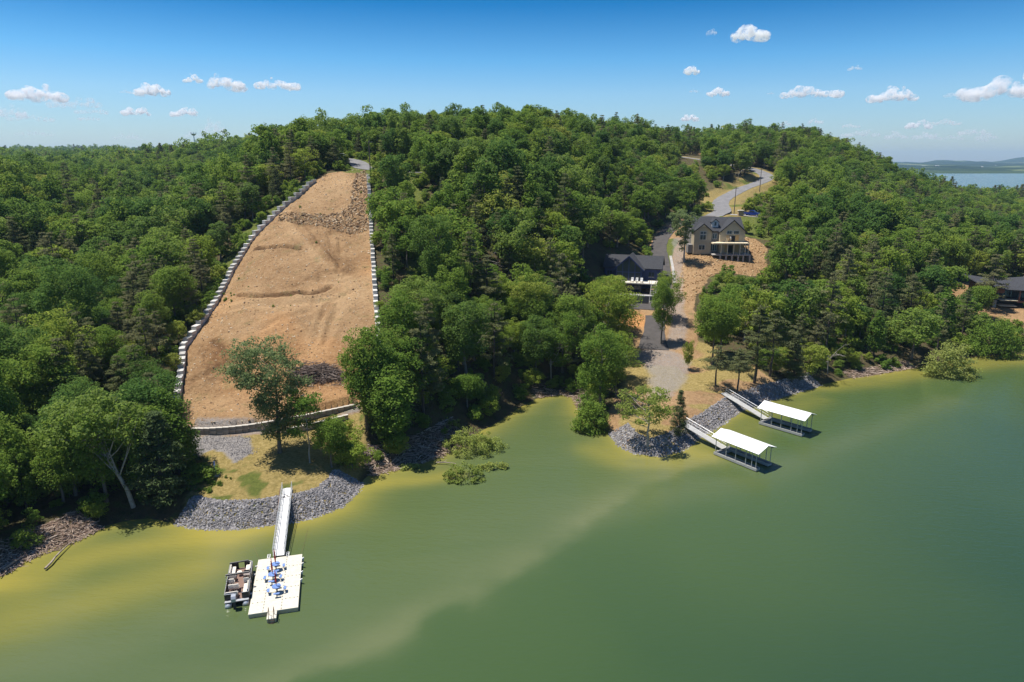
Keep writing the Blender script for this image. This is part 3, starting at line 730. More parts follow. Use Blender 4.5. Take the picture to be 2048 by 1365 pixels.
stones('riprap', drop(x, y, 0.02), sz, M_RIP, 'grey broken stone bank round the gangway landing', 'riprap')
x, y = along(RIPRAP_B, 14000, -0.7, 2.8); sz = rng.uniform(0.07, 0.15, len(x)) * rng.choice([.6, .8, 1, 1.7], len(x))
stones('riprap', drop(x, y, 0.02), sz, M_RIP, 'grey broken stone bank below the covered boat docks', 'riprap')
def in_poly(poly, n):
    P = np.asarray(poly)[:, :2]; lo, hi_ = P.min(0), P.max(0); q = rng.uniform(lo, hi_, (n * 3, 2))
    q = q[inside(q[:, 0], q[:, 1], P)][:n]; return q[:, 0], q[:, 1]
x, y = in_poly(A_LOT, 4200); sz = rng.uniform(0.05, 0.12, len(x)) * rng.choice([1, 1, 1, 1.8], len(x))
bank = hits([(560,428),(600,426),(640,430),(680,428),(700,405),(705,370),(715,346),(734,344),(738,420),(738,460),(700,470),(660,458),(600,450),(556,444)])[:, :2]
x2, y2 = in_poly(bank, 2600); s2 = rng.uniform(0.07, 0.17, len(x2)) * rng.choice([1, 1, 2.0], len(x2))
stones('rubble', drop(x2, y2), s2 * 1.25, island_mat('bank_rock', [(0.10, 0.062, 0.035), (0.20, 0.125, 0.066), (0.33, 0.225, 0.125), (0.50, 0.39, 0.26)]), 'dark broken rock on the bank below the top terrace of the lot', 'rubble')
stones('rubble', drop(x, y), sz, island_mat('lot_stone', [(0.20, 0.12, 0.06), (0.34, 0.22, 0.12), (0.52, 0.40, 0.26), (0.66, 0.56, 0.42)]), 'loose clay rubble strewn over the bare lot', 'rubble')
x, y = in_poly(A_TAN, 2600); sz = rng.uniform(0.07, 0.2, len(x)) * rng.choice([1, 1, 1, 2.0], len(x))
stones('rubble', drop(x, y), sz, M_RUB, 'loose clay rubble round the unfinished tan house', 'rubble')
cg = A_GRAV.mean(0); x, y = in_poly(cg + (A_GRAV - cg) * 1.25, 2600); kp = sdf(x, y, A_GRAV) + 1.1 * fbm(x, y, 2.2, 3, 8) > rng.normal(0, .35, len(x)); x, y = x[kp], y[kp]; stones('gravel', drop(x, y), rng.uniform(0.05, 0.11, len(x)), M_RIP, 'grey gravel patch behind the dry grass landing', 'gravel')

def sticks(name, P, ang, ln, rad, m, label, cat, tilt=0.12):
    n = len(P); tz = rng.normal(0, tilt, n)
    d = np.column_stack([np.cos(ang), np.sin(ang), tz]); d /= np.linalg.norm(d, axis=1)[:, None]
    u = np.cross(d, (0, 0, 1.0)); u /= np.linalg.norm(u, axis=1)[:, None]; w = np.cross(d, u)
    V = []
    for sgn, rs in ((-0.5, 1.0), (0.5, 0.55)):
        c = P + d * (ln * sgn)[:, None]
        for k in range(4):
            a = math.pi / 2 * k; V.append(c + (u * math.cos(a) + w * math.sin(a)) * (rad * rs)[:, None])
    V = np.stack(V, 1)
    Q = np.array([(0, 1, 5, 4), (1, 2, 6, 5), (2, 3, 7, 6), (3, 0, 4, 7), (3, 2, 1, 0), (4, 5, 6, 7)])
    F = (Q[None] + (np.arange(n) * 8)[:, None, None]).reshape(-1, 4)
    o = link(name, np_mesh(name, V.reshape(-1, 3), F, False)); o.data.materials.append(m)
    return o
def drift(line, n, lo, hi, label):
    x, y = along(line, n, lo, hi); P = drop(x, y, 0.0); P[:, 2] = np.maximum(P[:, 2], 0.0) + rng.uniform(0.0, 0.22, n)
    ln = rng.uniform(0.2, 0.9, n) * rng.choice([1, 1, 1, 2.2], n)
    return tag(sticks('driftwood', P, rng.uniform(0, 2 * math.pi, n), ln, 0.025 + 0.022 * ln, M_DRIFT, label, 'driftwood'), label, 'driftwood', kind='stuff')
S = lambda a, b: np.array([G(x, y)[:2] for x, y in SHORE_PX if a <= x <= b])
drift(S(-200, 210), 3000, -0.8, 4.2, 'brown driftwood heaped along the shore under the leaning tree')
drift(S(730, 950), 2600, -1.0, 4.5, 'brown driftwood raft between the stone bank and the water bushes')
drift(S(1060, 1165), 900, -0.4, 3.0, 'brown driftwood lining the head of the small cove')
drift(S(1690, 1840), 900, -0.4, 2.2, 'brown driftwood below the red clay bank')
M_LOG = mat('bleached_log', (0.30, 0.24, 0.19), 0.9, var=0.3, scale=4, bump=0.02)
for (a, b, r_, lab) in (((90,1138),(142,1084),0.13,'bare grey log half afloat at the tip of the driftwood shore'), ((0,1142),(52,1112),0.16,'long tan log lying along the driftwood shore'),
                        ((0,1105),(64,1094),0.12,'thin weathered log lying among the driftwood'), ((830,896),(847,906),0.14,'pale short log on the driftwood raft'),
                        ((742,906),(746,918),0.12,'upright pale stick beside the driftwood raft'), ((872,925),(912,928),0.10,'slim log floating off the driftwood raft')):
    p = G(*a, 0.25); q = G(*b, 0.25)
    mb = MB(); k = 5; base_ = Vector(p); dv = Vector(q) - base_
    pts = [base_ + dv * (i / k) + Vector((0, 0, 0.12 * math.sin(3 * i / k))) + Vector((rnd.uniform(-.1, .1), rnd.uniform(-.1, .1), 0)) for i in range(k + 1)]
    for i in range(k): mb.tube(pts[i], pts[i + 1], r_ * (1 - 0.12 * i), r_ * (1 - 0.12 * (i + 1)), 7)
    mb.tube(pts[2], pts[2] + Vector((0.35, 0.3, 0.35)), r_ * .4, r_ * .15, 5)
    tag(mb.build('drift_log', M_LOG), lab, 'log')
# brush pile on the lot
M_BRUSH = island_mat('brush_wood', [(0.045, 0.032, 0.026), (0.10, 0.075, 0.06), (0.16, 0.12, 0.10), (0.26, 0.21, 0.18)])
pc = hit(640, 752); n = 620
u_ = rng.normal(0, 0.42, n); v_ = rng.normal(0, 0.42, n)
hh = np.exp(-(u_ ** 2 + v_ ** 2) * 1.4) * 1.5
P = np.column_stack([pc[0] + u_ * 5.2, pc[1] + v_ * 2.6 - u_ * 0.8, 0 * u_]); P[:, 2] = height(P[:, 0], P[:, 1]) + hh * rng.uniform(0.1, 1, n)
bp_ = thing('brush_pile', 'dark heap of cut branches on the bare clay slope', 'brush pile', tuple(pc))
P = P - pc
o = sticks('branches', P, rng.normal(-0.15, 0.7, n), rng.uniform(0.8, 3.4, n), rng.uniform(0.02, 0.09, n), M_BRUSH, '', '', 0.25)
o.parent = bp_; o['kind'] = 'stuff'
# ------------------------------------------------------------------ vegetation
def leaf_mat(name, cols, trans=0.48):
    m = bpy.data.materials.new(name); m.use_nodes = True; n, l = m.node_tree.nodes, m.node_tree.links
    n.remove(n['Principled BSDF'])
    g = n.new('ShaderNodeNewGeometry'); oi = n.new('ShaderNodeObjectInfo')
    a = n.new('ShaderNodeMath'); a.operation = 'MULTIPLY_ADD'; l.new(oi.outputs['Random'], a.inputs[0]); a.inputs[1].default_value = 0.62
    b = n.new('ShaderNodeMath'); b.operation = 'MULTIPLY'; l.new(g.outputs['Random Per Island'], b.inputs[0]); b.inputs[1].default_value = 0.38
    l.new(b.outputs[0], a.inputs[2])
    r = n.new('ShaderNodeValToRGB'); e = r.color_ramp.elements; e[0].color = (*cols[0], 1); e[1].color = (*cols[-1], 1)
    for i_, c_ in enumerate(cols[1:-1]): q_ = e.new((i_ + 1) / (len(cols) - 1)); q_.color = (*c_, 1)
    l.new(a.outputs[0], r.inputs[0])
    d = n.new('ShaderNodeBsdfDiffuse'); t = n.new('ShaderNodeBsdfTranslucent'); mx_ = n.new('ShaderNodeMixShader'); mx_.inputs[0].default_value = trans
    hs = n.new('ShaderNodeHueSaturation'); hs.inputs['Value'].default_value = 1.25; hs.inputs['Hue'].default_value = 0.487
    l.new(r.outputs[0], d.inputs[0]); l.new(r.outputs[0], hs.inputs['Color']); l.new(hs.outputs[0], t.inputs[0])
    l.new(d.outputs[0], mx_.inputs[1]); l.new(t.outputs[0], mx_.inputs[2]); l.new(mx_.outputs[0], n['Material Output'].inputs[0])
    return m
L_DEEP = leaf_mat('leaf_deep_green', [(0.066, 0.135, 0.036), (0.095, 0.179, 0.042), (0.131, 0.216, 0.044), (0.126, 0.174, 0.063)])
L_MID = leaf_mat('leaf_mid_green', [(0.100, 0.181, 0.036), (0.145, 0.236, 0.041), (0.194, 0.281, 0.048), (0.172, 0.236, 0.073)])
L_YEL = leaf_mat('leaf_yellow_green', [(0.151, 0.227, 0.038), (0.205, 0.284, 0.045), (0.271, 0.333, 0.058), (0.287, 0.304, 0.086)])
L_PINE = leaf_mat('needle_olive', [(0.111, 0.129, 0.053), (0.152, 0.175, 0.073), (0.199, 0.193, 0.096), (0.193, 0.222, 0.088)], 0.4)
L_CEDAR = leaf_mat('needle_dark', [(0.070, 0.105, 0.042), (0.099, 0.138, 0.053), (0.140, 0.152, 0.070), (0.129, 0.170, 0.064)], 0.3)
L_WILLOW = leaf_mat('leaf_willow', [(0.190, 0.247, 0.057), (0.247, 0.305, 0.071), (0.322, 0.368, 0.098), (0.299, 0.333, 0.109)])
L_LOCUST = leaf_mat('leaf_locust', [(0.115, 0.165, 0.062), (0.145, 0.205, 0.078), (0.190, 0.245, 0.100), (0.180, 0.225, 0.105)], 0.45)
M_BARK = mat('bark_grey', (0.16, 0.135, 0.11), 0.95, var=0.35, scale=3, bump=0.03)
M_BARKP = mat('bark_pale', (0.32, 0.29, 0.25), 0.95, var=0.3, scale=3, bump=0.02)
M_BARKD = mat('bark_dark', (0.075, 0.058, 0.048), 0.95, var=0.35, scale=3, bump=0.03)

def unit(v): return v / np.maximum(np.linalg.norm(v, axis=-1, keepdims=True), 1e-9)
def leaves(C, Rad, n, size, rng, aspect=0.72, up=0.45, flat=0.75, shell=0.55):
    """n leaf quads in each clump: centres C, radii Rad"""
    k = len(C); d = unit(rng.normal(size=(k, n, 3)) + np.array((0, 0, 0.35)))
    rad = (shell + (1.08 - shell) * rng.random((k, n, 1)) ** 0.6) * Rad[:, None, None]
    P = C[:, None] + d * rad * np.array((1, 1, flat))
    N = unit(d * 0.7 + rng.normal(size=(k, n, 3)) * 0.55 + np.array((0, 0, up)))
    T = unit(np.cross(N, rng.normal(size=(k, n, 3)))); B = np.cross(N, T)
    s = size * rng.uniform(0.65, 1.35, (k, n, 1))
    V = np.stack([P - T * s * .5, P + B * s * .5 * aspect - T * s * 0.08, P + T * s * .5, P - B * s * .5 * aspect - T * s * 0.08], 2).reshape(-1, 3)
    return V
def quadF(nv): return np.arange(nv).reshape(-1, 4)
def wood_tree(h, r, base, C, rng, tr, nb):
    """tapered trunk with limbs out to a few of the leaf clumps"""
    mb = MB(); lean = rng.normal(0, 0.025, 2) * h
    k = 6; pts = [Vector((lean[0] * (i / k) ** 1.5 + rng.normal(0, .06), lean[1] * (i / k) ** 1.5 + rng.normal(0, .06), h * 0.80 * i / k)) for i in range(k + 1)]
    pts[0] = Vector((0, 0, -0.6))
    for i in range(k): mb.tube(pts[i], pts[i + 1], tr * (1 - 0.14 * i) * (1.25 if i == 0 else 1), tr * (1 - 0.14 * (i + 1)), 7, False)
    for c in C[rng.permutation(len(C))[:nb]]:
        z = max(base * 0.75, min(c[2] - 0.25 * math.hypot(c[0], c[1]) - 0.6, h * 0.72)); i = min(k - 1, int(z / (h * 0.8) * k)); f = z / (h * 0.8) * k - i
        a = pts[i].lerp(pts[i + 1], f); b = Vector(c); m_ = a.lerp(b, 0.5) + Vector((0, 0, -0.06 * (b - a).length))
        r0 = tr * 0.38 * (1 - 0.5 * z / h)
        mb.tube(a, m_, r0, r0 * .65, 5, False); mb.tube(m_, b, r0 * .65, r0 * .2, 4, False)
    return mb
def broadleaf(seed, h, r, base, ncl, nlf, leaf, prof=0.0, clr=0.30, flat=0.75, tr=None, nb=14, hollow=0.35):
    rng = np.random.default_rng(seed)
    d = unit(rng.normal(size=(ncl, 3))); lob = unit(rng.normal(size=(7, 3))); amp = rng.uniform(-0.46, 0.55, 7)
    rr = 1 + (np.exp((d @ lob.T - 1) * 3.0) * amp).sum(1)
    f = (hollow + (1 - hollow) * rng.random(ncl) ** 0.55) * rr
    cz = (base + h) / 2; hz_ = (h - base) / 2
    C = d * f[:, None] * np.array((r, r, hz_)) * 0.86; C[:, :2] *= (1 + prof * C[:, 2:3] / hz_); C[:, 2] += cz
    Rad = r * clr * rng.uniform(0.65, 1.3, ncl)
    return leaves(C, Rad, nlf, leaf, rng, flat=flat), wood_tree(h, r, base, C, rng, tr or 0.018 * h + 0.02, nb)
def pine(seed, h, r, base, per, nlf, leaf, tip=1.0, droop=0.05):
    rng = np.random.default_rng(seed); C = []; Rd = []
    z = base; mb = MB(); tr = 0.015 * h + 0.03
    pts = [Vector((rng.normal(0, .08), rng.normal(0, .08), h * i / 6)) for i in range(7)]; pts[0] = Vector((0, 0, -0.6))
    for i in range(6): mb.tube(pts[i], pts[i + 1], tr * (1 - i / 6.6), tr * (1 - (i + 1) / 6.6), 7, False)
    while z < h:
        t = (z - base) / (h - base); L = r * (1 - t ** 1.6) * tip + 0.35
        for b in range(per):
            a = rng.uniform(0, 2 * math.pi); l = L * rng.uniform(0.55, 1.1)
            if rng.random() < 0.12: continue
            e = np.array((math.cos(a) * l, math.sin(a) * l, z + l * rng.uniform(-droop, 0.22)))
            mb.tube((0, 0, z - 0.1), e, 0.05, 0.015, 4, False)
            for f in (0.55, 0.95) if l > 1.2 else (0.8,):
                C.append((e[0] * f, e[1] * f, z + (e[2] - z) * f)); Rd.append(0.34 + 0.16 * l * rng.uniform(.7, 1.2))
        z += h * 0.055 * rng.uniform(0.7, 1.3)
    C = np.array(C); Rd = np.array(Rd)
    return leaves(C, Rd, nlf, leaf, rng, aspect=0.28, up=0.5, flat=0.42, shell=0.2), mb
def bare(seed, h, r):
    rng = np.random.default_rng(seed); mb = MB()
    def grow(p, d, l, rad, lev):
        q = p + d * l; mb.tube(p, q, rad, rad * .7, 5, False)
        if lev == 0: return
        for _ in range(rng.integers(2, 4)):
            nd = Vector((d.x + rng.normal(0, .5), d.y + rng.normal(0, .5), d.z * 0.7 + rng.normal(0, .2))).normalized()
            grow(p + d * l * rng.uniform(0.5, 1), nd, l * rng.uniform(0.5, .8), rad * .55, lev - 1)
    grow(Vector((0, 0, -0.5)), Vector((0.05, 0, 1)), h * 0.42, 0.13, 4)
    return np.zeros((0, 3)), mb

# kind: (crown name, leaf material, bark, phrase, crown radius, height)
KINDS = {
 'oval_deep': ('broadleaf_tree', L_DEEP, M_BARK, 'deep green tree with a tall oval crown', 3.6, 14.5),
 'oval_mid': ('broadleaf_tree', L_MID, M_BARK, 'mid green tree with a tall oval crown', 3.8, 14.0),
 'broad_deep': ('broadleaf_tree', L_DEEP, M_BARK, 'deep green tree with a broad rounded crown', 4.6, 13.0),
 'broad_mid': ('broadleaf_tree', L_MID, M_BARK, 'mid green tree with a broad rounded crown', 4.8, 12.5),
 'broad_yel': ('broadleaf_tree', L_YEL, M_BARKP, 'yellow green tree with a broad feathery crown', 4.4, 11.5),
 'column': ('broadleaf_tree', L_MID, M_BARKD, 'vine-clad narrow green tree leafy to the ground', 2.4, 12.5),
 'pine': ('pine_tree', L_PINE, M_BARKD, 'olive grey pine with thin layered branches', 3.0, 14.5),
 'pine_open': ('pine_tree', L_PINE, M_BARKD, 'open olive pine on a long bare trunk', 3.2, 13.0),
 'cedar': ('cedar_tree', L_CEDAR, M_BARKD, 'dark narrow cone-shaped cedar', 1.9, 9.0),
 'sapling': ('broadleaf_tree', L_YEL, M_BARK, 'small bright green sapling', 2.4, 6.0),
 'bush': ('leafy_bush', L_MID, M_BARK, 'low rounded green bush', 1.7, 2.8),
 'dead': ('dead_tree', None, M_BARKP, 'bare grey dead tree', 3.0, 11.0),
}
def grow_kind(kind, seed, lod):
    n, lf = {0: (1.0, 1.0), 1: (0.42, 1.75), 2: (0.10, 3.6)}[lod]
    q = lambda a: max(6, int(a * n)); c = {0: 1, 1: .75, 2: .5}[lod]; nb = {0: 14, 1: 6, 2: 2}[lod]
    if kind == 'oval_deep': return broadleaf(seed, 14.5, 3.6, 3.5, int(78 * c), q(150), 0.27 * lf, 0.05, 0.31, nb=nb)
    if kind == 'oval_mid': return broadleaf(seed, 14.0, 3.8, 3.0, int(78 * c), q(150), 0.27 * lf, -0.05, 0.30, nb=nb)
    if kind == 'broad_deep': return broadleaf(seed, 13.0, 4.6, 3.2, int(92 * c), q(150), 0.27 * lf, 0.12, 0.27, nb=nb)
    if kind == 'broad_mid': return broadleaf(seed, 12.5, 4.8, 3.0, int(95 * c), q(150), 0.27 * lf, 0.1, 0.26, nb=nb)
    if kind == 'broad_yel': return broadleaf(seed, 11.5, 4.4, 2.8, int(85 * c), q(130), 0.25 * lf, 0.15, 0.26, 0.6, nb=nb)
    if kind == 'column': return broadleaf(seed, 12.5, 2.4, 0.2, int(70 * c), q(130), 0.28 * lf, -0.1, 0.42, 1.0, nb=nb)
    if kind == 'pine': return pine(seed, 14.5, 3.0, 3.5, 5, q(46) if lod < 2 else 9, 0.46 * (1.3 if lod else 1) * (1.8 if lod > 1 else 1))
    if kind == 'pine_open': return pine(seed, 13.0, 3.2, 6.0, 4, q(46) if lod < 2 else 9, 0.46 * (1.3 if lod else 1) * (1.8 if lod > 1 else 1), 1.0, 0.15)
    if kind == 'cedar': return pine(seed, 9.0, 1.9, 0.5, 9, q(34), 0.34 * (1.4 if lod else 1), 1.0, 0.0)
    if kind == 'sapling': return broadleaf(seed, 6.0, 2.4, 1.2, int(45 * c), q(80), 0.28 * lf, 0, 0.32, tr=0.08, nb=nb)
    if kind == 'bush': return broadleaf(seed, 2.8, 1.7, -0.5, int(30 * c), q(70), 0.24 * lf, -0.1, 0.36, tr=0.05, nb=4)
    if kind == 'dead': return bare(seed, 11.0, 3.0)
VAR = {}
def crown_trunk(kind, v, lod):
    """mesh data of a variant, made once"""
    key = (kind, v, lod)
    if key not in VAR:
        V, mb = grow_kind(kind, 100 + 7 * v + 31 * list(KINDS).index(kind), lod)
        k = KINDS[kind]; cm = None
        if len(V):
            cm = np_mesh('crown', V, quadF(len(V)), False); cm.materials.append(k[1])
        tm = mb.mesh('trunk', k[2], True)
        VAR[key] = (cm, tm)
    return VAR[key]
def joined(kind, v, lod):
    V, mb = grow_kind(kind, 100 + 7 * v + 31 * list(KINDS).index(kind), lod)
    k = KINDS[kind]; me = bpy.data.meshes.new('tree_variant')
    nW = len(mb.v); F = mb.f + (quadF(len(V)) + nW).tolist()
    me.from_pydata(mb.v + V.tolist(), [], F); me.materials.append(k[2])
    if k[1]: me.materials.append(k[1])
    mi = np.zeros(len(F), np.int32); mi[len(mb.f):] = 1; me.polygons.foreach_set('material_index', mi); me.update()
    return me
def plant(kind, v, x, y, label, group=None, s=1.0, rz=0.0, lod=0, z=None, sxy=None, cat=None, name=None):
    k = KINDS[kind]; cm, tm = crown_trunk(kind, v, lod)
    zz = hz(x, y) if z is None else z
    o = thing(name or k[0], label, cat or {'leafy_bush': 'bush'}.get(k[0], 'tree'), (float(x), float(y), zz), rz, group)
    o.scale = (sxy or s, sxy or s, s)
    if cm: link('crown', cm, o)
    link('trunk', tm, o)
    return o

# ---- single trees the photograph lets one point at: foot pixel, kind, height in metres
def own(kind, V, mb, leafm, barkm, x, y, z, label, name='broadleaf_tree', cat='tree', group=None):
    o = thing(name, label, cat, (float(x), float(y), float(z)), 0, group)
    cm = np_mesh('crown', V, quadF(len(V)), False); cm.materials.append(leafm); link('crown', cm, o)
    link('trunk', mb.mesh('trunk', barkm, True), o)
    return o
def foot(px, py): return hit(px, py)
p = foot(560, 906)
rg = np.random.default_rng(5)
C = np.vstack([unit(rg.normal(size=(125, 3))) * np.array((5.2, 4.4, 4.3)) * (0.3 + 0.7 * rg.random((125, 1)) ** .5) + (0, 0, 12.4),
               unit(rg.normal(size=(80, 3))) * np.array((2.9, 2.7, 4.4)) * (0.35 + 0.65 * rg.random((80, 1)) ** .5) + (0, 0, 6.6)])
C[:, 0] += (C[:, 2] < 9) * 0.3 - (C[:, 2] > 11) * 1.4
V = leaves(C, rg.uniform(0.7, 1.5, len(C)), 92, 0.27, rg, flat=0.6, shell=0.2)
own('', V, wood_tree(16.5, 5, 3, C, rg, 0.30, 26), L_LOCUST, M_BARK, *p, 'tall airy dull green tree standing alone on the dry grass landing')
p = foot(620, 925)
C = unit(rg.normal(size=(40, 3))) * np.array((2.4, 2.4, 1.9)) * (0.3 + .7 * rg.random((40, 1))) + (0, 0, 8.6)
C = np.vstack([C, unit(rg.normal(size=(16, 3))) * np.array((1.8, 1.8, 0.9)) + (-0.3, 0, 4.9)])
own('', leaves(C, rg.uniform(.6, 1.1, len(C)), 60, 0.25, rg, flat=.5, shell=.2), wood_tree(10, 2.4, 4, C, rg, 0.12, 14), L_MID, M_BARKP, *p, 'slim feathery sapling with a long pale stem on the landing')
p = foot(664, 934)
plant('broad_mid', 0, p[0], p[1], 'dense dark bushy tree beside the slim sapling on the landing', s=0.66, sxy=0.60)
p = foot(1295, 896)
C = unit(rg.normal(size=(75, 3))) * np.array((4.4, 3.6, 2.9)) * (0.35 + .65 * rg.random((75, 1)) ** .6) + (-0.2, 1.0, 6.4)
own('', leaves(C, rg.uniform(.6, 1.2, len(C)), 58, 0.28, rg, flat=.5, shell=.2), wood_tree(9.2, 4.4, 2.5, C, rg, 0.2, 22), L_WILLOW, M_BARKP, *p, 'spreading pale green tree on the tip of the stone-edged point')
p = foot(1357, 872)
plant('cedar', 1, p[0], p[1], 'thin dark cedar standing beside the spreading tree on the point', s=0.82, sxy=0.62)
# tall waterside tree left of the point, and the bush below it standing in the water
p = G(1200, 815, 1.6)
C = np.vstack([unit(rg.normal(size=(80, 3))) * np.array((3.9, 3.4, 4.6)) * (0.3 + .7 * rg.random((80, 1)) ** .5) + (0.4, 0, 10.0), unit(rg.normal(size=(46, 3))) * np.array((3.3, 2.8, 3.2)) * (0.3 + .7 * rg.random((46, 1)) ** .5) + (-1.3, 0, 5.2)])
own('', leaves(C, rg.uniform(.7, 1.6, len(C)), 95, 0.27, rg, flat=.7, shell=.3), wood_tree(13.5, 4, 3, C, rg, 0.26, 22), L_MID, M_BARK, p[0], p[1], 1.4, 'tall full green tree at the root of the stone-edged point')
p = G(1235, 800, 2.0)
plant('oval_mid', 1, p[0], p[1] + 2, 'slender ragged tree leaning over the gravel at the point', s=0.72, sxy=0.55)
def bush_in_water(px, py, rx, ry, hh, label, lm=L_WILLOW, n=60, nl=80, cat='bush', leaf=0.26, name='willow_bush'):
    p = G(px, py, 0.0); rg = np.random.default_rng(int(px))
    d = unit(rg.normal(size=(n, 3))); d[:, 2] = abs(d[:, 2])
    C = d * np.array((rx, ry, hh)) * (0.35 + .6 * rg.random((n, 1)) ** .5)
    V = leaves(C, rg.uniform(.35, .8, n) * max(0.7, hh / 3.2), nl, leaf, rg, flat=0.8, shell=0.15)
    mb = MB()
    for c in C[:26]: mb.tube((c[0] * .25, c[1] * .25, -0.8), c, 0.05, 0.015, 4, False)
    return own('', V, mb, lm, M_BARK, p[0], p[1], 0.0, label, name, cat)
bush_in_water(1182, 862, 2.9, 2.6, 5.2, 'round dense green willow bush standing in the cove water beside the point', L_MID, 70, 110)
bush_in_water(948, 900, 5.2, 3.6, 3.2, 'wide olive willow bush growing out of the driftwood raft', L_WILLOW, 120, 46, leaf=.22)
bush_in_water(905, 866, 2.4, 1.6, 2.8, 'small pale sapling clump behind the wide willow bush', L_WILLOW, 34, 50)
bush_in_water(928, 956, 3.4, 2.4, 2.0, 'half-drowned olive bush standing alone in the lake', L_WILLOW, 66, 36, leaf=.22)
bush_in_water(985, 938, 2.4, 0.9, 1.0, 'straggling drowned twigs beside the half-drowned bush', L_WILLOW, 24, 36)
bush_in_water(820, 938, 2.0, 0.9, 0.5, 'thin green weeds at the edge of the driftwood raft', L_WILLOW, 22, 30)
bush_in_water(1898, 752, 5.6, 3.6, 6.8, 'large yellow green willow standing in the shallows by the driftwood', L_WILLOW, 95, 66, 'tree', 0.34, 'willow_tree')
bush_in_water(1985, 712, 6.5, 4.0, 8.5, 'large mid green leafy tree on the bank below the dark-roofed house', L_MID, 105, 76, 'tree', 0.36, 'broadleaf_tree')
# leaning pale-trunked tree over the left shore
p = G(266, 1008, 1.2); rg = np.random.default_rng(77)
C = unit(rg.normal(size=(90, 3))) * np.array((6.6, 4.6, 3.9)) * (0.35 + .6 * rg.random((90, 1)) ** .5) + (-3.6, 0.6, 10.2)
mb = MB(); tp = [Vector((0, 0, -.5)), Vector((-.4, 0, 1.8)), Vector((-1.2, .1, 3.6)), Vector((-2.4, .2, 5.8)), Vector((-3.4, .5, 8.5)), Vector((-3.8, .6, 11.5))]
for i in range(5): mb.tube(tp[i], tp[i + 1], .30 - .045 * i, .30 - .045 * (i + 1), 8, False)
for i, c in enumerate(C[:26]):
    a = tp[2 + i % 3]; m_ = a.lerp(Vector(c), .5) + Vector((0, 0, -.3)); mb.tube(a, m_, .1, .06, 5, False); mb.tube(m_, c, .06, .02, 4, False)
own('', leaves(C, rg.uniform(.8, 1.6, 90), 75, 0.33, rg, flat=.6, shell=.3), mb, L_MID, M_BARKP, *p, 'pale-trunked tree leaning out over the driftwood shore')
# trees about the houses
p = foot(1368, 524)
C = unit(rg.normal(size=(70, 3))) * np.array((4.4, 4.0, 3.6)) * (0.3 + .7 * rg.random((70, 1)) ** .6) + (-1.2, 0, 10.5)
C = np.vstack([C, np.column_stack([rg.normal(-.2, .6, 12), rg.normal(0, .6, 12), rg.uniform(3, 7.5, 12)])])
own('', leaves(C, rg.uniform(.6, 1.3, len(C)), 55, 0.36, rg, flat=.6, shell=.25), wood_tree(14, 4, 4, C, rg, 0.26, 20), L_LOCUST, M_BARKP, *p, 'tall thin-crowned tree beside the unfinished tan house')
SPECIAL = [  # foot pixel, kind, variant, scale, width scale, label
 (1322, 688, 'oval_mid', 2, 1.0, 0.66, 'tall full green tree in front of the blue house deck'),
 (1334, 640, 'broad_yel', 1, 0.85, 0.72, 'yellow green tree hiding the stairs of the blue house'),
 (1424, 728, 'broad_mid', 2, 1.12, 0.92, 'big leafy tree between the dirt track and the boat docks'),
 (1440, 712, 'oval_mid', 0, 0.95, 0.9, 'full green tree right behind the big leafy tree by the track'),
 (1376, 738, 'sapling', 1, 0.95, 0.45, 'thin young tree on the bare ground above the gangways'),
 (1431, 773, 'pine_open', 0, 0.62, 0.85, 'small pine closest to the far gangway'),
 (1474, 790, 'pine_open', 1, 0.66, 0.9, 'small pine standing right above the far gangway landing'),
 (1508, 768, 'pine', 0, 1.0, 1.2, 'large wide pine above the stone bank by the boat docks'),
 (1540, 752, 'pine_open', 1, 1.0, 1.2, 'large pine behind the stone bank with a forked top'),
 (1586, 760, 'cedar', 0, 1.0, 1.0, 'dark cedar at the end of the stone bank'),
 (1625, 752, 'sapling', 0, 1.1, 1.1, 'leafy bright sapling beside the red clay bank'),
 (1655, 748, 'dead', 0, 0.9, 1.0, 'leaning bare grey snag at the red clay bank'),
 (1214, 704, 'broad_yel', 0, 1.34, 1.36, 'large bright green tree below the blue house'),
 (1125, 745, 'broad_mid', 1, 1.0, 0.85, 'green tree at the head of the cove'),
 (1230, 660, 'broad_yel', 1, 0.9, 0.8, 'bright green tree at the edge of the orange clay'),
 (1232, 700, 'sapling', 1, 1.1, 1.2, 'rounded sapling below the orange clay'),
 (760, 870, 'column', 0, 1.15, 1.15, 'vine-draped tree at the end of the capped garden wall'),
 (735, 860, 'oval_mid', 1, 1.15, 0.95, 'tall green tree overhanging the right end of the bare lot'),
 (790, 905, 'column', 1, 1.0, 1.4, 'vine-smothered tree above the driftwood raft'),
 (705, 940, 'sapling', 0, 0.7, 1.0, 'leafy sapling at the landing edge above the dark stone'),
 (690, 905, 'sapling', 1, 0.75, 0.95, 'bright sapling under the bushy tree on the landing'),
 (400, 960, 'bush', 0, 0.75, 1.3, 'yellow green bush on the landing by the gravel patch'),
 (372, 925, 'cedar', 2, 0.55, 1.0, 'dark low cedar beside the gravel patch'),
 (330, 1000, 'cedar', 1, 1.3, 1.5, 'tall dark cedar by the end of the stone bank'),
 (356, 950, 'column', 0, 0.85, 1.1, 'dark vine-clad tree at the corner of the landing'),
 (1212, 600, 'broad_mid', 1, 0.62, 0.7, 'rounded tree at the wooded end of the blue house'),
 (1975, 620, 'pine', 2, 1.0, 1.2, 'broad pine at the corner of the brown house'),
 (1950, 640, 'broad_mid', 0, 0.8, 0.9, 'full green tree before the brown house corner'),
 (1330, 430, 'broad_deep', 0, 0.85, 0.8, 'dark rounded tree above the curve of the drive'),
]
for px, py, kd, v, s, sw, lab in SPECIAL:
    p = foot(px, py); plant(kd, v, p[0], p[1], lab, s=s, sxy=sw, rz=px * 0.37, lod=0)

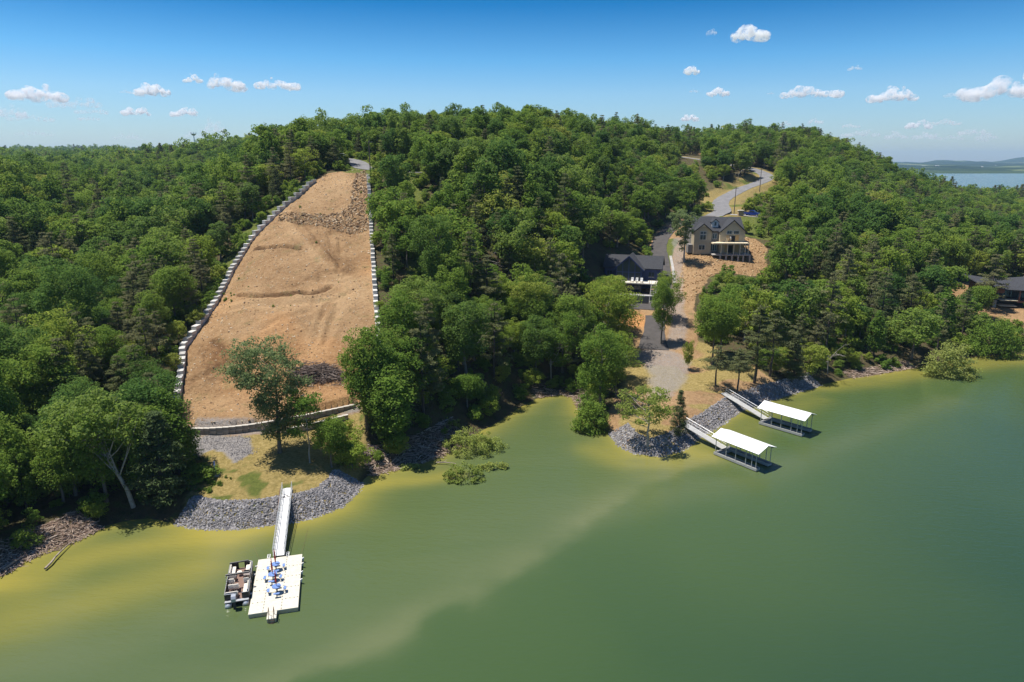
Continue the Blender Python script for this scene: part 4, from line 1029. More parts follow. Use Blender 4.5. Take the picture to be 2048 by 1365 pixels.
for px, py, s_ in ((1438, 562, .8), (1458, 568, .9), (1480, 572, 1.0), (1503, 575, .9), (1522, 570, .8), (1470, 590, 1.1), (1428, 582, .9), (1495, 595, 1.1)):
    p = foot(px, py); plant('bush', px % 3, p[0], p[1], 'leafy green bush on the grass below the tan house rubble', 'bushes below the tan house', s_, px * .7)
# ---- the woods
CLEAR = [(A_LOT, 2.6), (A_PAD, 1.5), (A_PEN, 1.5), (A_TAN, 2.5), (A_BLUE, 1.0), (COURT, 2.0), (A_RHOUSE, 2.0), (EDGE_R, -1.0), (EDGE_L, 0.0), (CUT, 3)]
LOWZONE = [np.array([(43,148),(60,152),(78,162),(84,180),(80,176),(66,170),(52,165),(45,168)]), np.array([(78,232),(84,246),(92,262),(104,276),(118,288),(130,300),(135,285),(112,255),(95,228)]),
           np.array([(-34,192),(-24,190),(-18,176),(-16,150),(-22,146),(-26,170)]), np.array([(70,250),(76,268),(90,288),(84,290),(70,272),(64,255)]),
           np.array([(20,140),(26,143),(30,146),(24,146),(14,152),(12,146)])]
rw = np.random.default_rng(21)
pts = []
for y0, y1, st in ((60, 270, 4.3), (270, 450, 4.9), (450, 700, 7.2), (700, 960, 9.0), (960, 2300, 14.0)):
    ys = np.arange(y0, y1, st)
    for yy in ys:
        w = 0.80 * yy + 25; lo, hi_ = (-w, w) if y1 < 961 else (-w, 0.33 * yy)
        xs = np.arange(lo, hi_, st); pts.append(np.column_stack([xs + rw.uniform(-.5, .5, len(xs)) * st * .95, yy + rw.uniform(-.5, .5, len(xs)) * st * .95]))
T = np.vstack(pts)
keep = np.ones(len(T), bool); X, Y = T.T
near = Y < 260
dsh = np.full(len(T), 50.0); dsh[near] = np.where(inside(X[near], Y[near], LAND), seg_dist(X[near], Y[near], SHORE), -1)
keep &= dsh > 2.6
for poly, mg in CLEAR: keep &= sdf(X, Y, poly) < -mg
for line, hw in ((PATH_DIRT, 5.6), (DRIVE, 5.0), (ROAD, 7.0), (SPUR, 5.0), (ROAD_L, 6.0)): keep &= seg_dist(X, Y, line) > hw
keep &= ~inside(X, Y, np.array([(10,138),(26,140),(26,166),(14,160)]))
keep &= ~inside(X, Y, np.array([(44,120),(80,128),(80,140),(60,146),(44,150)]) ) | (rw.random(len(T)) < 0.55)
rip = np.full(len(T), 50.0); rip[near] = np.minimum(seg_dist(X[near], Y[near], RIPRAP_A), seg_dist(X[near], Y[near], RIPRAP_B)); keep &= rip > 4.5
T = T[keep]; X, Y = T.T; n = len(T)
low = np.zeros(n, bool)
for z_ in LOWZONE: low |= inside(X, Y, z_)
HT = height(X, Y)
keep = (HT > 0.3); T, X, Y, HT, low = T[keep], X[keep], Y[keep], HT[keep], low[keep]; n = len(T)
lf = fbm(X, Y, 38, 2, 301); u = rw.random(n)
kn = list(KINDS); kind = np.empty(n, object)
dl = seg_dist(X, Y, WALL_L)
pz = 0.10 + 0.10 * (lf > 0.25) + 0.65 * ((dl < 15) & (X < -45)) + 0.30 * ((X > 55) & (Y < 185)) + 0.12 * ((X > 55))
for i in range(n):
    v = u[i]; k = None
    if low[i]: k = 'bush' if v < 0.6 else 'sapling'
    elif v < pz[i]: k = 'pine' if v < pz[i] * 0.7 else ('cedar' if v > pz[i] * .86 else 'pine_open')
    else:
        w = (v - pz[i]) / (1 - pz[i]); l_ = lf[i] * 0.9
        if w < 0.045: k = 'dead' if Y[i] < 300 else 'oval_mid'
        elif w < 0.17 - 0.12 * l_: k = 'oval_deep'
        elif w < 0.30 - 0.10 * l_: k = 'broad_deep'
        elif w < 0.50: k = 'oval_mid'
        elif w < 0.73: k = 'broad_mid'
        elif w < 0.88: k = 'broad_yel'
        else: k = 'column' if w < .97 else 'sapling'
    kind[i] = k
var = rw.integers(0, 3, n); rot = rw.uniform(0, 2 * math.pi, n)
scl = rw.uniform(0.60, 1.16, n) * np.where(Y > 450, 1.12, 1.0)
edge = np.zeros(n)
scl[(X > -40) & (X < 40) & (Y > 190) & (Y < 300)] *= 0.88
scl[(X > 180) & (Y > 280)] *= 0.85
house = (X > 20) & (X < 80) & (Y > 195) & (Y < 262); scl[house] *= 0.82
scl[dl < 14] *= 0.86
scl[Y > 960] *= 1.5
lod = np.where(Y < 135, 0, np.where(Y < 430, 1, 2))
# people keep views open: trees that would stand before the road, track, houses are felled or kept low
rad = np.array([KINDS[k][4] for k in kind]) * scl; hgt = np.array([KINDS[k][5] for k in kind]) * scl
tpx, tpy, tz = project(np.column_stack([X, Y, HT + hgt])); bpx, bpy_, bz = project(np.column_stack([X, Y, HT + 1.0]))
gone = np.zeros(n, bool)
VIEW = [(*project(q_[:3])[:2], 9, q_[1]) for q_ in R_ROAD[:50:2]] + [(x_, y_, 12, 232.0) for x_, y_ in ((1445, 425), (1490, 432), (1482, 428), (1478, 436), (1498, 440), (1470, 425), (1488, 444), (1478, 444), (1500, 446), (1505, 436), (1400, 440), (1360, 462), (1340, 478), (1322, 497))]
VIEW += [(x_, y_, 14, 185.0) for x_, y_ in ((1375,470),(1400,455),(1440,450),(1480,460),(1500,500),(1520,510),(1390,500),(1440,520),(1490,525),(1420,545),(1480,548))]
VIEW += [(x_, y_, 13, 172.0) for x_, y_ in ((1212,525),(1240,525),(1270,520),(1300,528),(1245,548),(1270,552))] + [(x_, y_, 10, 150.0) for x_, y_ in ((1250,610),(1285,615),(1250,640),(1300,660),(1300,690),(1348,600),(1352,640),(1350,680))]
VIEW += [(x_, y_, 14, 165.0) for x_, y_ in ((2015,600),(2038,605),(2035,640))]
VIEW += [(x_, y_, 10, 392.0) for x_, y_ in ((1378,308),(1390,308))] + [(x_, y_, 6, 215.0) for x_, y_ in ((700,325),(712,330),(722,335),(745,336))] + [(x_, y_, 7, 190.0) for x_, y_ in ((655,340),(680,338))]
for vx, vy, vr, vY in VIEW:
    rp = rad * FPX / bz
    gone |= (Y < vY - 1.5) & (abs(tpx - vx) < rp * .9 + vr) & (tpy < vy + vr) & (bpy_ > vy - vr)
kg = ~gone; sh = gone & kg
kind[sh] = 'bush'; scl[sh] *= 0.5
T, X, Y, HT, kind, var, rot, scl, lod, dl = T[kg], X[kg], Y[kg], HT[kg], kind[kg], var[kg], rot[kg], scl[kg], lod[kg], dl[kg]; n = len(X)
# which of them show most in the photograph
rad = np.array([KINDS[k][4] for k in kind]) * scl; hgt = np.array([KINDS[k][5] for k in kind]) * scl
px, py, pz_ = project(np.column_stack([X, Y, HT + hgt * 0.62]))
buf = np.zeros((342, 512), bool); seen = np.zeros(n)
yy_, xx_ = np.mgrid[0:342, 0:512]
for i in np.argsort(pz_):
    if Y[i] > 420: break
    cx, cyy, rr, rh = px[i] / 4, py[i] / 4, rad[i] * FPX / pz_[i] / 4, hgt[i] * .36 * FPX / pz_[i] / 4
    x0, x1, y0, y1 = int(max(0, cx - rr)), int(min(512, cx + rr + 1)), int(max(0, cyy - rh)), int(min(342, cyy + rh + 1))
    if x1 <= x0 or y1 <= y0: continue
    m_ = ((xx_[y0:y1, x0:x1] - cx) / rr) ** 2 + ((yy_[y0:y1, x0:x1] - cyy) / rh) ** 2 < 1
    sub = buf[y0:y1, x0:x1]; seen[i] = (m_ & ~sub).sum(); sub |= m_
tree_like = np.array([k != 'bush' for k in kind])
order = np.argsort(-seen * tree_like); single = np.zeros(n, bool); single[order[:255]] = True; single &= seen > 4
def region(x, y):
    if x < -50:
        if y < 96: return 'along the driftwood shore', 'trees along the driftwood shore'
        if seg_dist(np.array([x]), np.array([y]), WALL_L)[0] < 16: return 'lining the stepped block wall', 'trees lining the stepped block wall'
        return 'in the valley beyond the stepped wall', 'trees in the wooded valley'
    if x < 20 and y < 128: return 'on the bank by the cove', 'trees crowding the cove bank'
    if x < 22 and y < 185: return 'on the slope beside the blue house', 'trees on the slope by the blue house'
    if x < 40: return 'on the hilltop behind the blue house', 'trees on the hilltop'
    if y < 172: return 'above the boat dock shore', 'trees above the boat dock shore'
    if y < 262 and x > 78: return 'on the hillside beyond the tan house', 'trees beyond the tan house'
    return 'on the ridge along the road', 'trees along the winding road'
for i in np.nonzero(single)[0]:
    ph, gp = region(X[i], Y[i])
    plant(kind[i], int(var[i]), X[i], Y[i], ('small ' if scl[i] < .85 else 'large ' if scl[i] > 1.03 else '') * (not KINDS[kind[i]][3].startswith('small')) + KINDS[kind[i]][3] + ' ' + ph, KINDS[kind[i]][0].replace('_', ' ') + ' ' + gp, scl[i] * float(rw.uniform(.80, 1.14)), rot[i], int(lod[i]), z=float(HT[i]), sxy=scl[i])
# everything else: one mass of woodland, instanced on points
pool = bpy.data.collections.new('woodland_variants'); names = {}
cnt = 0
for ld in (0, 1, 2):
    for k in kn:
        for v in range(3 if ld < 2 else 1):
            o = bpy.data.objects.new('woodland_variant.%03d' % cnt, joined(k, v, ld)); pool.objects.link(o); names[(k, v, ld)] = cnt; cnt += 1
# undergrowth round the clearings and under the trees
ux = []
for line, n_, lo, hi_ in ((A_LOT, 0, 0, 0),): pass
q = rw.uniform((-110, 62), (150, 240), (5200, 2)); qx, qy = q.T
k2 = inside(qx, qy, LAND) & (seg_dist(qx, qy, SHORE) > 1.2)
for poly, mg in CLEAR[:-3]: k2 &= sdf(qx, qy, poly) < -0.6
for line, hw in ((PATH_DIRT, 4.4), (DRIVE, 3.2), (ROAD, 3.8), (SPUR, 3), (ROAD_L, 3.2)): k2 &= seg_dist(qx, qy, line) > hw
k2 &= np.minimum(seg_dist(qx, qy, RIPRAP_A), seg_dist(qx, qy, RIPRAP_B)) > 4.2
k2 &= ~((np.minimum(sdf(qx, qy, EDGE_R), 9) > 0) & (rw.random(len(qx)) < 0.45))
q = q[k2]; qh = height(q[:, 0], q[:, 1]); qpx, qpy, qz = project(np.column_stack([q, qh + 1.5])); k3 = np.ones(len(q), bool)
for vx, vy, vr, vY in VIEW: k3 &= ~((q[:, 1] < vY - 1.5) & (abs(qpx - vx) < vr + 4) & (abs(qpy - vy) < vr - 2))
q = q[k3]
wp = q[rw.permutation(len(q))]
# weeds on the bare lot and the clay round the house
lx, ly = in_poly(A_LOT, 14); tx, ty = in_poly(hits([(430,545),(470,560),(470,600),(430,620),(400,640),(415,590)])[:, :2], 26)
px2, py2 = in_poly(hits([(385,945),(450,930),(470,955),(420,985),(380,990)])[:, :2], 24)
def points(name, P, var_, rot_, scl_, label, cat):
    me = bpy.data.meshes.new(name); me.from_pydata(P.tolist(), [], [])
    for nm, tp, dat in (('variant', 'INT', var_), ('turn', 'FLOAT', rot_), ('size', 'FLOAT', scl_), ('tall', 'FLOAT', scl_ * rw.uniform(.72, 1.10, len(P)))):
        a = me.attributes.new(nm, tp, 'POINT'); a.data.foreach_set('value', np.asarray(dat, np.int32 if tp == 'INT' else np.float32))
    o = link(name, me); tag(o, label, cat, kind='stuff')
    ng = bpy.data.node_groups.new(name, 'GeometryNodeTree')
    ng.interface.new_socket('Geometry', in_out='INPUT', socket_type='NodeSocketGeometry'); ng.interface.new_socket('Geometry', in_out='OUTPUT', socket_type='NodeSocketGeometry')
    N, Lk = ng.nodes, ng.links
    gi, go = N.new('NodeGroupInput'), N.new('NodeGroupOutput')
    ci = N.new('GeometryNodeCollectionInfo'); ci.inputs['Collection'].default_value = pool; ci.inputs['Separate Children'].default_value = True; ci.inputs['Reset Children'].default_value = True
    ip = N.new('GeometryNodeInstanceOnPoints'); ip.inputs['Pick Instance'].default_value = True
    def at_(nm, tp): q_ = N.new('GeometryNodeInputNamedAttribute'); q_.data_type = tp; q_.inputs['Name'].default_value = nm; return q_.outputs['Attribute']
    cx_ = N.new('ShaderNodeCombineXYZ'); Lk.new(at_('turn', 'FLOAT'), cx_.inputs['Z'])
    Lk.new(gi.outputs[0], ip.inputs['Points']); Lk.new(ci.outputs[0], ip.inputs['Instance']); Lk.new(at_('variant', 'INT'), ip.inputs['Instance Index'])
    Lk.new(cx_.outputs[0], ip.inputs['Rotation']); cs_ = N.new('ShaderNodeCombineXYZ'); sz_ = at_('size', 'FLOAT'); Lk.new(sz_, cs_.inputs[0]); Lk.new(sz_, cs_.inputs[1]); Lk.new(at_('tall', 'FLOAT'), cs_.inputs[2]); Lk.new(cs_.outputs[0], ip.inputs['Scale']); Lk.new(ip.outputs[0], go.inputs[0])
    md = o.modifiers.new('scatter', 'NODES'); md.node_group = ng
    return o
rest = ~single
vi = np.array([names[(kind[i], int(var[i]) if lod[i] < 2 else 0, int(lod[i]))] for i in np.nonzero(rest)[0]])
points('woodland', np.column_stack([X, Y, HT])[rest], vi, rot[rest], scl[rest], 'dense green summer woodland covering the hills', 'woodland')
wk = rw.random(len(wp)); wl_ = (wp[:, 1] > 135).astype(int)
wv = [names[('bush' if a < .75 else 'sapling', int(b), int(c))] for a, b, c in zip(wk, rw.integers(0, 3, len(wp)), wl_)]
ws = np.where(wk < .75, rw.uniform(0.35, 1.0, len(wp)), rw.uniform(0.35, 0.75, len(wp)))
wx_ = np.concatenate([wp[:, 0], lx, tx, px2]); wy_ = np.concatenate([wp[:, 1], ly, ty, py2]); ne = len(lx) + len(tx) + len(px2)
points('undergrowth', np.column_stack([wx_, wy_, height(wx_, wy_)]), np.concatenate([wv, np.full(ne, names[('bush', 1, 0)])]), rw.uniform(0, 6, len(wx_)),
       np.concatenate([ws, rw.uniform(0.08, 0.20, ne)]), 'low green undergrowth below and between the trees', 'undergrowth')
# ------------------------------------------------------------------ houses
M_TAN = mat('tan_board_siding', (0.46, 0.385, 0.265), 0.85, var=0.06, scale=1.5)
M_SHING = mat('charcoal_shingle', (0.036, 0.037, 0.042), 0.9, var=0.25, scale=2.5, bump=0.02, bscale=16)
M_TRIMD = mat('dark_trim', (0.035, 0.032, 0.032), 0.7)
M_CREAM = mat('cream_trim', (0.62, 0.57, 0.47), 0.8)
M_FRAME = mat('pale_window_frame', (0.55, 0.56, 0.56), 0.5)
M_GLASS = mat('window_glass', (0.030, 0.042, 0.055), 0.06, spec=0.8)
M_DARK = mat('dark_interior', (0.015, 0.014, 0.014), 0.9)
M_PLY = mat('plywood', (0.52, 0.33, 0.14), 0.8, var=0.12, scale=2)
M_LUMB = mat('fresh_lumber', (0.68, 0.58, 0.40), 0.8, var=0.1, scale=3)
M_GREYW = mat('grey_wall_board', (0.20, 0.19, 0.18), 0.85, var=0.1, scale=2)
M_BLUE = mat('navy_blue_siding', (0.016, 0.030, 0.105), 0.6, var=0.08, scale=2)
M_NAVYT = mat('blue_timber_frame', (0.022, 0.045, 0.15), 0.55)
M_WHITE = mat('white_paint', (0.66, 0.65, 0.62), 0.6, var=.06, scale=2)
M_STONE = mat('tan_stone_veneer', (0.42, 0.31, 0.19), 0.9, var=0.3, scale=4, bump=0.04)
def window(parent, x0, z0, x1, z1, y, cols=1, rows=1, fr=M_FRAME, d=0.07, nm='window'):
    """frame of a window in a wall facing -y, with a pane for each light"""
    mb = MB(); t = 0.07
    mb.box(x0, y - d, z0, x0 + t, y + .03, z1); mb.box(x1 - t, y - d, z0, x1, y + .03, z1)
    mb.box(x0 + t, y - d + .002, z0, x1 - t, y + .03, z0 + t); mb.box(x0 + t, y - d + .002, z1 - t, x1 - t, y + .03, z1)
    for c in range(1, cols): xc = x0 + (x1 - x0) * c / cols; mb.box(xc - t * .6, y - d + .004, z0 + t, xc + t * .6, y + .03, z1 - t)
    for r_ in range(1, rows): zc = z0 + (z1 - z0) * r_ / rows; mb.box(x0 + t, y - d + .006, zc - t * .6, x1 - t, y + .028, zc + t * .6)
    w = mb.build(nm, fr, parent)
    for c in range(cols):
        for r_ in range(rows):
            a, b = x0 + (x1 - x0) * c / cols, x0 + (x1 - x0) * (c + 1) / cols; e, f = z0 + (z1 - z0) * r_ / rows, z0 + (z1 - z0) * (r_ + 1) / rows
            MB().box(a + .05, y - .02, e + .05, b - .05, y + .01, f - .05).build('pane', M_GLASS, w)
    return w
def roof2(mb, x0, x1, yf, yb, ze, zr, th=0.18, ridge=None):
    """gable roof, ridge along x"""
    ym = (yf + yb) / 2 if ridge is None else ridge
    mb.slab([(x0, yf, ze), (x1, yf, ze), (x1, ym, zr), (x0, ym, zr)], th); mb.slab([(x0, yb, ze), (x1, yb, ze), (x1, ym, zr), (x0, ym, zr)], th)
def gable_y(mb, xa, xb, yf, yb, ze, zr, th=0.18):
    """gable roof, ridge along y"""
    xm = (xa + xb) / 2
    mb.slab([(xa, yf, ze), (xm, yf, zr), (xm, yb, zr), (xa, yb, ze)], th); mb.slab([(xb, yf, ze), (xm, yf, zr), (xm, yb, zr), (xb, yb, ze)], th)

# --- unfinished tan house
c = at(1386.4, 504, 190.0)
H1 = thing('tan_house', 'unfinished tan house with charcoal gabled roof and open balcony', 'house', tuple(c), R(-2))
W_ = 13.8; E_ = 5.75; D_ = 10.5
def wallbox(nm, m, parent, *a): return MB().box(*a).build(nm, m, parent)
wallbox('wall', M_GREYW, H1, 0.1, 1.4, -2.6, W_ - .1, D_, E_ - 0.1)
MB().prism([(0.1, E_ - .1), (W_ - 0.1, E_ - .1), (W_ - .1, E_), (W_ / 2, E_), (0.1, E_)], 'y', 1.5, D_ - .1).build('wall_plate', M_GREYW, H1)
for xa, xb, yf, zr, nm in ((0.0, 4.75, 0.0, 7.75, 'gable_bay'), (7.05, W_, -0.25, 8.75, 'gable_bay')):
    xm = (xa + xb) / 2
    zb = -0.6 if xa == 0 else -2.2
    b_ = MB().prism([(xa, zb), (xb, zb), (xb, E_), (xm, zr - .12), (xa, E_)], 'y', yf, 3.5).build(nm, M_TAN, H1)
    for k in range(1, int((xb - xa) / 0.6)):        # battens of the siding
        x_ = xa + k * 0.6; zt = E_ + (zr - E_) * (1 - abs(x_ - xm) / (xb - xm)) - 0.25
        MB().box(x_ - .025, yf - .03, max(zb, -0.5), x_ + .025, yf - .001, zt).build('batten', M_TAN, b_)
    MB().box(xa + .02, yf - .06, 2.62, xb - .02, yf - .002, 2.86).build('band_board', M_TAN, b_)
    MB().prism([(xm - .75, zr - .80), (xm + .75, zr - .80), (xm, zr - .14)], 'y', yf - .05, yf - .002).build('gable_vent', M_CREAM, b_)
mb = MB(); roof2(mb, -0.25, W_ + 0.25, 0.9, D_ + .4, E_ - .1, 9.15, ridge=6.0); rf = mb.build('roof', M_SHING, H1)
for xa, xb, yf, zr, yb in ((-0.35, 5.1, -0.45, 7.85, 4.4), (6.75, W_ + .35, -0.7, 8.85, 5.8)):
    mb = MB(); gable_y(mb, xa, xb, yf, yb, E_ - .18, zr); mb.build('gable_roof', M_SHING, rf)
    xm = (xa + xb) / 2; mb = MB()
    for s_, x_ in ((1, xa), (-1, xb)): mb.slab([(x_, yf - .04, E_ - .16), (xm, yf - .04, zr + .02), (xm, yf - .005, zr + .02), (x_, yf - .005, E_ - .16)], 0.26)
    mb.build('fascia_board', M_TRIMD, rf)
dm = MB().prism([(5.25, 6.5), (6.95, 6.5), (6.95, 8.1), (6.1, 8.8), (5.25, 8.1)], 'y', 2.2, 5.2).build('dormer', M_FRAME, H1)
mb = MB(); gable_y(mb, 5.0, 7.2, 1.95, 5.9, 7.95, 8.95, 0.14); mb.build('dormer_roof', M_SHING, dm)
window(dm, 5.75, 6.95, 6.45, 8.1, 2.2, nm='dormer_window')
window(H1, 1.55, 3.3, 3.3, 4.75, 0.0, 2, 1); window(H1, 1.55, 4.85, 3.35, 5.65, 0.0, 2, 1); window(H1, 1.4, 0.55, 3.15, 1.9, 0.0, 2, 1)
window(H1, 8.75, 4.95, 10.35, 5.85, -0.25); window(H1, 10.6, 4.95, 12.2, 5.85, -0.25)
window(H1, 5.35, 3.45, 6.6, 4.9, 1.4, 2, 1); window(H1, 5.0, 0.1, 6.7, 2.3, 1.4, 3, 1)
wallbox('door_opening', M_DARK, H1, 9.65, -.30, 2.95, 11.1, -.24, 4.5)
wallbox('plywood_panel', M_PLY, H1, 11.15, -.31, 2.95, 12.15, -.25, 4.75); wallbox('plywood_panel', M_PLY, H1, 8.75, -.31, 2.95, 9.6, -.25, 4.7)
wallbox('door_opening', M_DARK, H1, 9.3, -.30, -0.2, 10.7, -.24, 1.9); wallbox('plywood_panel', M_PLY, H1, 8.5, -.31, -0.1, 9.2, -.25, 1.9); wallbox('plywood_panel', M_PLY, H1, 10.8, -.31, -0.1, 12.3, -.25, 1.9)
mb = MB().box(4.6, -3.0, 2.45, 14.4, 1.3, 2.72); mb.build('balcony', M_LUMB, H1)
for k in range(8): MB().box(4.7 + k * 1.21, -3.08, 2.74, 5.85 + k * 1.21, -0.3, 2.78).build('deck_board', M_LUMB, H1)
for x_ in (6.9, 8.6, 10.3, 12.0, 13.4, 14.25): MB().box(x_ - .09, -2.95, -0.35, x_ + .09, -2.77, 2.44).build('balcony_post', M_LUMB, H1)
MB().box(4.7, -3.2, -0.62, 15.0, 1.3, -0.36).build('lower_deck', M_CONC, H1)
for x_ in (6.7, 8.3, 9.9, 11.6, 13.0, 14.75): MB().box(x_ - .2, -3.15, -4.2, x_ + .2, -2.8, -0.63).build('pier', M_CONC, H1)
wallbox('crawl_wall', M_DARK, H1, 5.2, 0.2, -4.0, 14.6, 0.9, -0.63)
for z_ in (0.6, 1.4): MB().box(12.9, -0.4, z_ - .03, 15.0, -0.36, z_ + .03).build('scaffold_rail', M_TRIMD, H1)
MB().box(13.95, 1.2, 1.6, 15.6, 4.2, 2.7).build('side_porch', M_TRIMD, H1)
mb = MB(); mb.box(-1.35, 0.6, -0.4, -0.1, 3.5, 1.9); mb.build('stair_shed', M_GREYW, H1)
lad = MB()
for x_ in (0, .42): lad.tube((8.3 + x_, -1.6, 2.78), (9.0 + x_, -.45, 4.7), 0.035, n=5)
for k in range(6): f = .08 + k / 6.5; lad.tube((8.3 + .7 * f, -1.6 + 1.15 * f, 2.78 + 1.92 * f), (8.72 + .7 * f, -1.6 + 1.15 * f, 2.78 + 1.92 * f), 0.022, n=4)
ladder = lad.build('ladder', M_LUMB); ladder.matrix_world = Matrix.Translation(c) @ Matrix.Rotation(R(-2), 4, 'Z')
tag(ladder, 'wooden ladder leaning beside the balcony doorway of the tan house', 'ladder')
bpy.context.view_layer.update()

# worker on the balcony
def person(loc, rz, label, shirt, pants, skin, hair):
    o = thing('person', label, 'person', loc, rz)
    vsk = [((0, 0, .95), .14), ((0, .0, 1.2), .16), ((0, 0, 1.42), .13), ((0, 0, 1.52), .055), ((0, -.01, 1.60), .07), ((0, -.01, 1.70), .095), ((0, -.01, 1.78), .06),
           ((.19, 0, 1.40), .07), ((.24, -.04, 1.14), .05), ((.22, -.16, .92), .04), ((.22, -.22, .84), .03), ((-.19, 0, 1.40), .07), ((-.26, -.02, 1.14), .05), ((-.28, -.1, .90), .04), ((-.28, -.14, .82), .03),
           ((.10, 0, .86), .10), ((.11, -.02, .48), .07), ((.11, .01, .08), .05), ((.11, -.14, .03), .04), ((-.10, 0, .86), .10), ((-.12, .04, .48), .07), ((-.12, .05, .08), .05), ((-.12, -.10, .03), .04)]
    ed = [(0, 1), (1, 2), (2, 3), (3, 4), (4, 5), (5, 6), (2, 7), (7, 8), (8, 9), (9, 10), (2, 11), (11, 12), (12, 13), (13, 14), (0, 15), (15, 16), (16, 17), (17, 18), (0, 19), (19, 20), (20, 21), (21, 22)]
    for side in (1, -1):       # five short fingers on each hand
        h_ = 10 if side == 1 else 14; hp = vsk[h_][0]
        for k, (dx, dz_, dy) in enumerate(((.03, -.07, -.02), (.012, -.085, -.03), (-.006, -.08, -.035), (-.022, -.065, -.03), (.035, -.02, -.05))):
            vsk.append(((hp[0] + dx * side, hp[1] + dy, hp[2] + dz_), .010)); ed.append((h_, len(vsk) - 1))
    me = bpy.data.meshes.new('body'); me.from_pydata([v[0] for v in vsk], ed, []); b = link('body', me, o)
    md = b.modifiers.new('skin', 'SKIN'); me.skin_vertices[0].data[0].use_root = True
    for i, v in enumerate(vsk): me.skin_vertices[0].data[i].radius = (v[1], v[1] * .85)
    b.modifiers.new('smooth', 'SUBSURF').levels = 1
    dg = bpy.context.evaluated_depsgraph_get(); ev = bpy.data.meshes.new_from_object(b.evaluated_get(dg)); b.modifiers.clear(); b.data = ev
    ev.materials.clear()
    for m_ in (shirt, pants, skin): ev.materials.append(m_)
    for p_ in ev.polygons:
        z_ = p_.center.z; arm = abs(p_.center.x) > .2 and z_ < 1.12
        p_.material_index = 2 if (z_ > 1.50 or arm) else (1 if z_ < .98 else 0)
    MB().ball((0, .015, 1.735), .095, .11, .085, 8, 6).build('hair', hair, o, True)
    hd = MB(); hd.ball((0, -.115, 1.685), .014, .02, .022, 5, 4)
    hd.build('nose', skin, o, True)
    return o
wp_ = Matrix.Translation(c) @ Matrix.Rotation(R(-2), 4, 'Z') @ Vector((9.75, -0.9, 2.79))
person(tuple(wp_), R(20), 'worker in a white shirt standing in the balcony doorway', M_WHITE, mat('khaki_cloth', (0.42, 0.36, 0.28), 0.9), mat('skin', (0.45, 0.27, 0.18), 0.6), mat('brown_hair', (0.04, 0.025, 0.015), 0.8))

# --- navy blue house
cb_ = at(1206, 572, 172.0)
H2 = thing('blue_house', 'navy blue house with dark roof, glass gable and white deck', 'house', tuple(cb_), R(-17))
H2.scale = (.98, .98, .98)
Wb = 14.6; zf = 2.0; ze = zf + 3.0
wallbox('wall', M_BLUE, H2, 0.2, 0.6, -3.2, Wb - .2, 8.2, ze)
MB().prism([(0.6 + .1, ze), (8.1, ze), (4.4, ze + 2.3)], 'x', 0.25, Wb - .25).build('gable_wall', M_BLUE, H2)
mb = MB(); roof2(mb, -0.25, Wb + .25, 0.1, 8.7, ze - .05, ze + 2.75); rf = mb.build('roof', M_SHING, H2)
xa, xb = 3.1, 10.3; xm = (xa + xb) / 2; zr = ze + 3.35
gb = MB().prism([(xa + .3, -3.2), (xb - .3, -3.2), (xb - .3, ze), (xm, zr - .3), (xa + .3, ze)], 'y', -1.6, 3.0).build('gable_bay', M_BLUE, H2)
mb = MB(); gable_y(mb, xa - .35, xb + .35, -2.3, 5.4, ze - .28, zr); mb.build('gable_roof', M_SHING, rf)
mb = MB()
for x_ in (xa - .35, xb + .35): mb.slab([(x_, -2.34, ze - .25), (xm, -2.34, zr + .03), (xm, -2.305, zr + .03), (x_, -2.305, ze - .25)], 0.24)
mb.build('fascia_board', M_NAVYT, rf)
n4 = 4; wf = (xb - xa - 1.0) / n4          # tall glass wall, a frame and two panes per bay
for k in range(n4):
    x0 = xa + .5 + k * wf + .12; x1 = x0 + wf - .24
    zt = lambda x_: ze + (zr - .55 - ze) * (1 - abs(x_ - xm) / (xm - xa)) - 0.15
    fr = MB().box(x0 - .13, -1.72, zf, x0 - .01, -1.601, zt(x0)).box(x1 + .01, -1.72, zf, x1 + .13, -1.601, zt(x1)).box(x0, -1.70, zf + 2.05, x1, -1.601, zf + 2.25).build('window', M_NAVYT, H2)
    MB().box(x0, -1.64, zf + .1, x1, -1.603, zf + 2.04).build('pane', M_GLASS, fr)
    MB().prism([(x0, zf + 2.26), (x1, zf + 2.26), (x1, zt(x1)), (x0, zt(x0))], 'y', -1.64, -1.603).build('pane', M_GLASS, fr)
MB().box(xa - .4, -4.9, zf - .25, Wb - .6, -0.2, zf).build('deck', M_CREAM, H2)
mb = MB()
for x_ in np.linspace(xa - .3, Wb - .7, 8): mb.box(x_ - .04, -4.88, zf + .001, x_ + .04, -4.8, zf + 1.0)
mb.build('railing_post', M_TRIMD, H2)
MB().box(xa - .3, -4.87, zf + 1.0, Wb - .7, -4.81, zf + 1.06).build('handrail', M_TRIMD, H2)
for x_ in (xa, 6.6, 10.2, Wb - .9): MB().box(x_ - .1, -4.7, -3.4, x_ + .1, -4.5, zf - .26).build('deck_post', M_TRIMD, H2)
MB().box(xa - .2, -4.6, -0.95, Wb - 1.0, -1.7, -0.75).build('lower_deck', M_TRIMD, H2)
for k in range(3): window(H2, 4.0 + k * 2.1, -0.6, 5.6 + k * 2.1, 1.2, -1.6, 2, 1, M_NAVYT)
window(H2, 0.8, zf + .6, 2.2, zf + 2.1, 0.6, 2, 1, M_NAVYT); window(H2, 11.4, zf + .6, 13.0, zf + 2.1, 0.6, 2, 1, M_NAVYT)
st = MB()
for k in range(14): st.box(12.9, -5.2 - k * .28, zf - .3 - k * .37, 14.1, -4.95 - k * .28, zf - .22 - k * .37)
st.build('stair_treads', M_CONC, H2)
mb = MB(); 
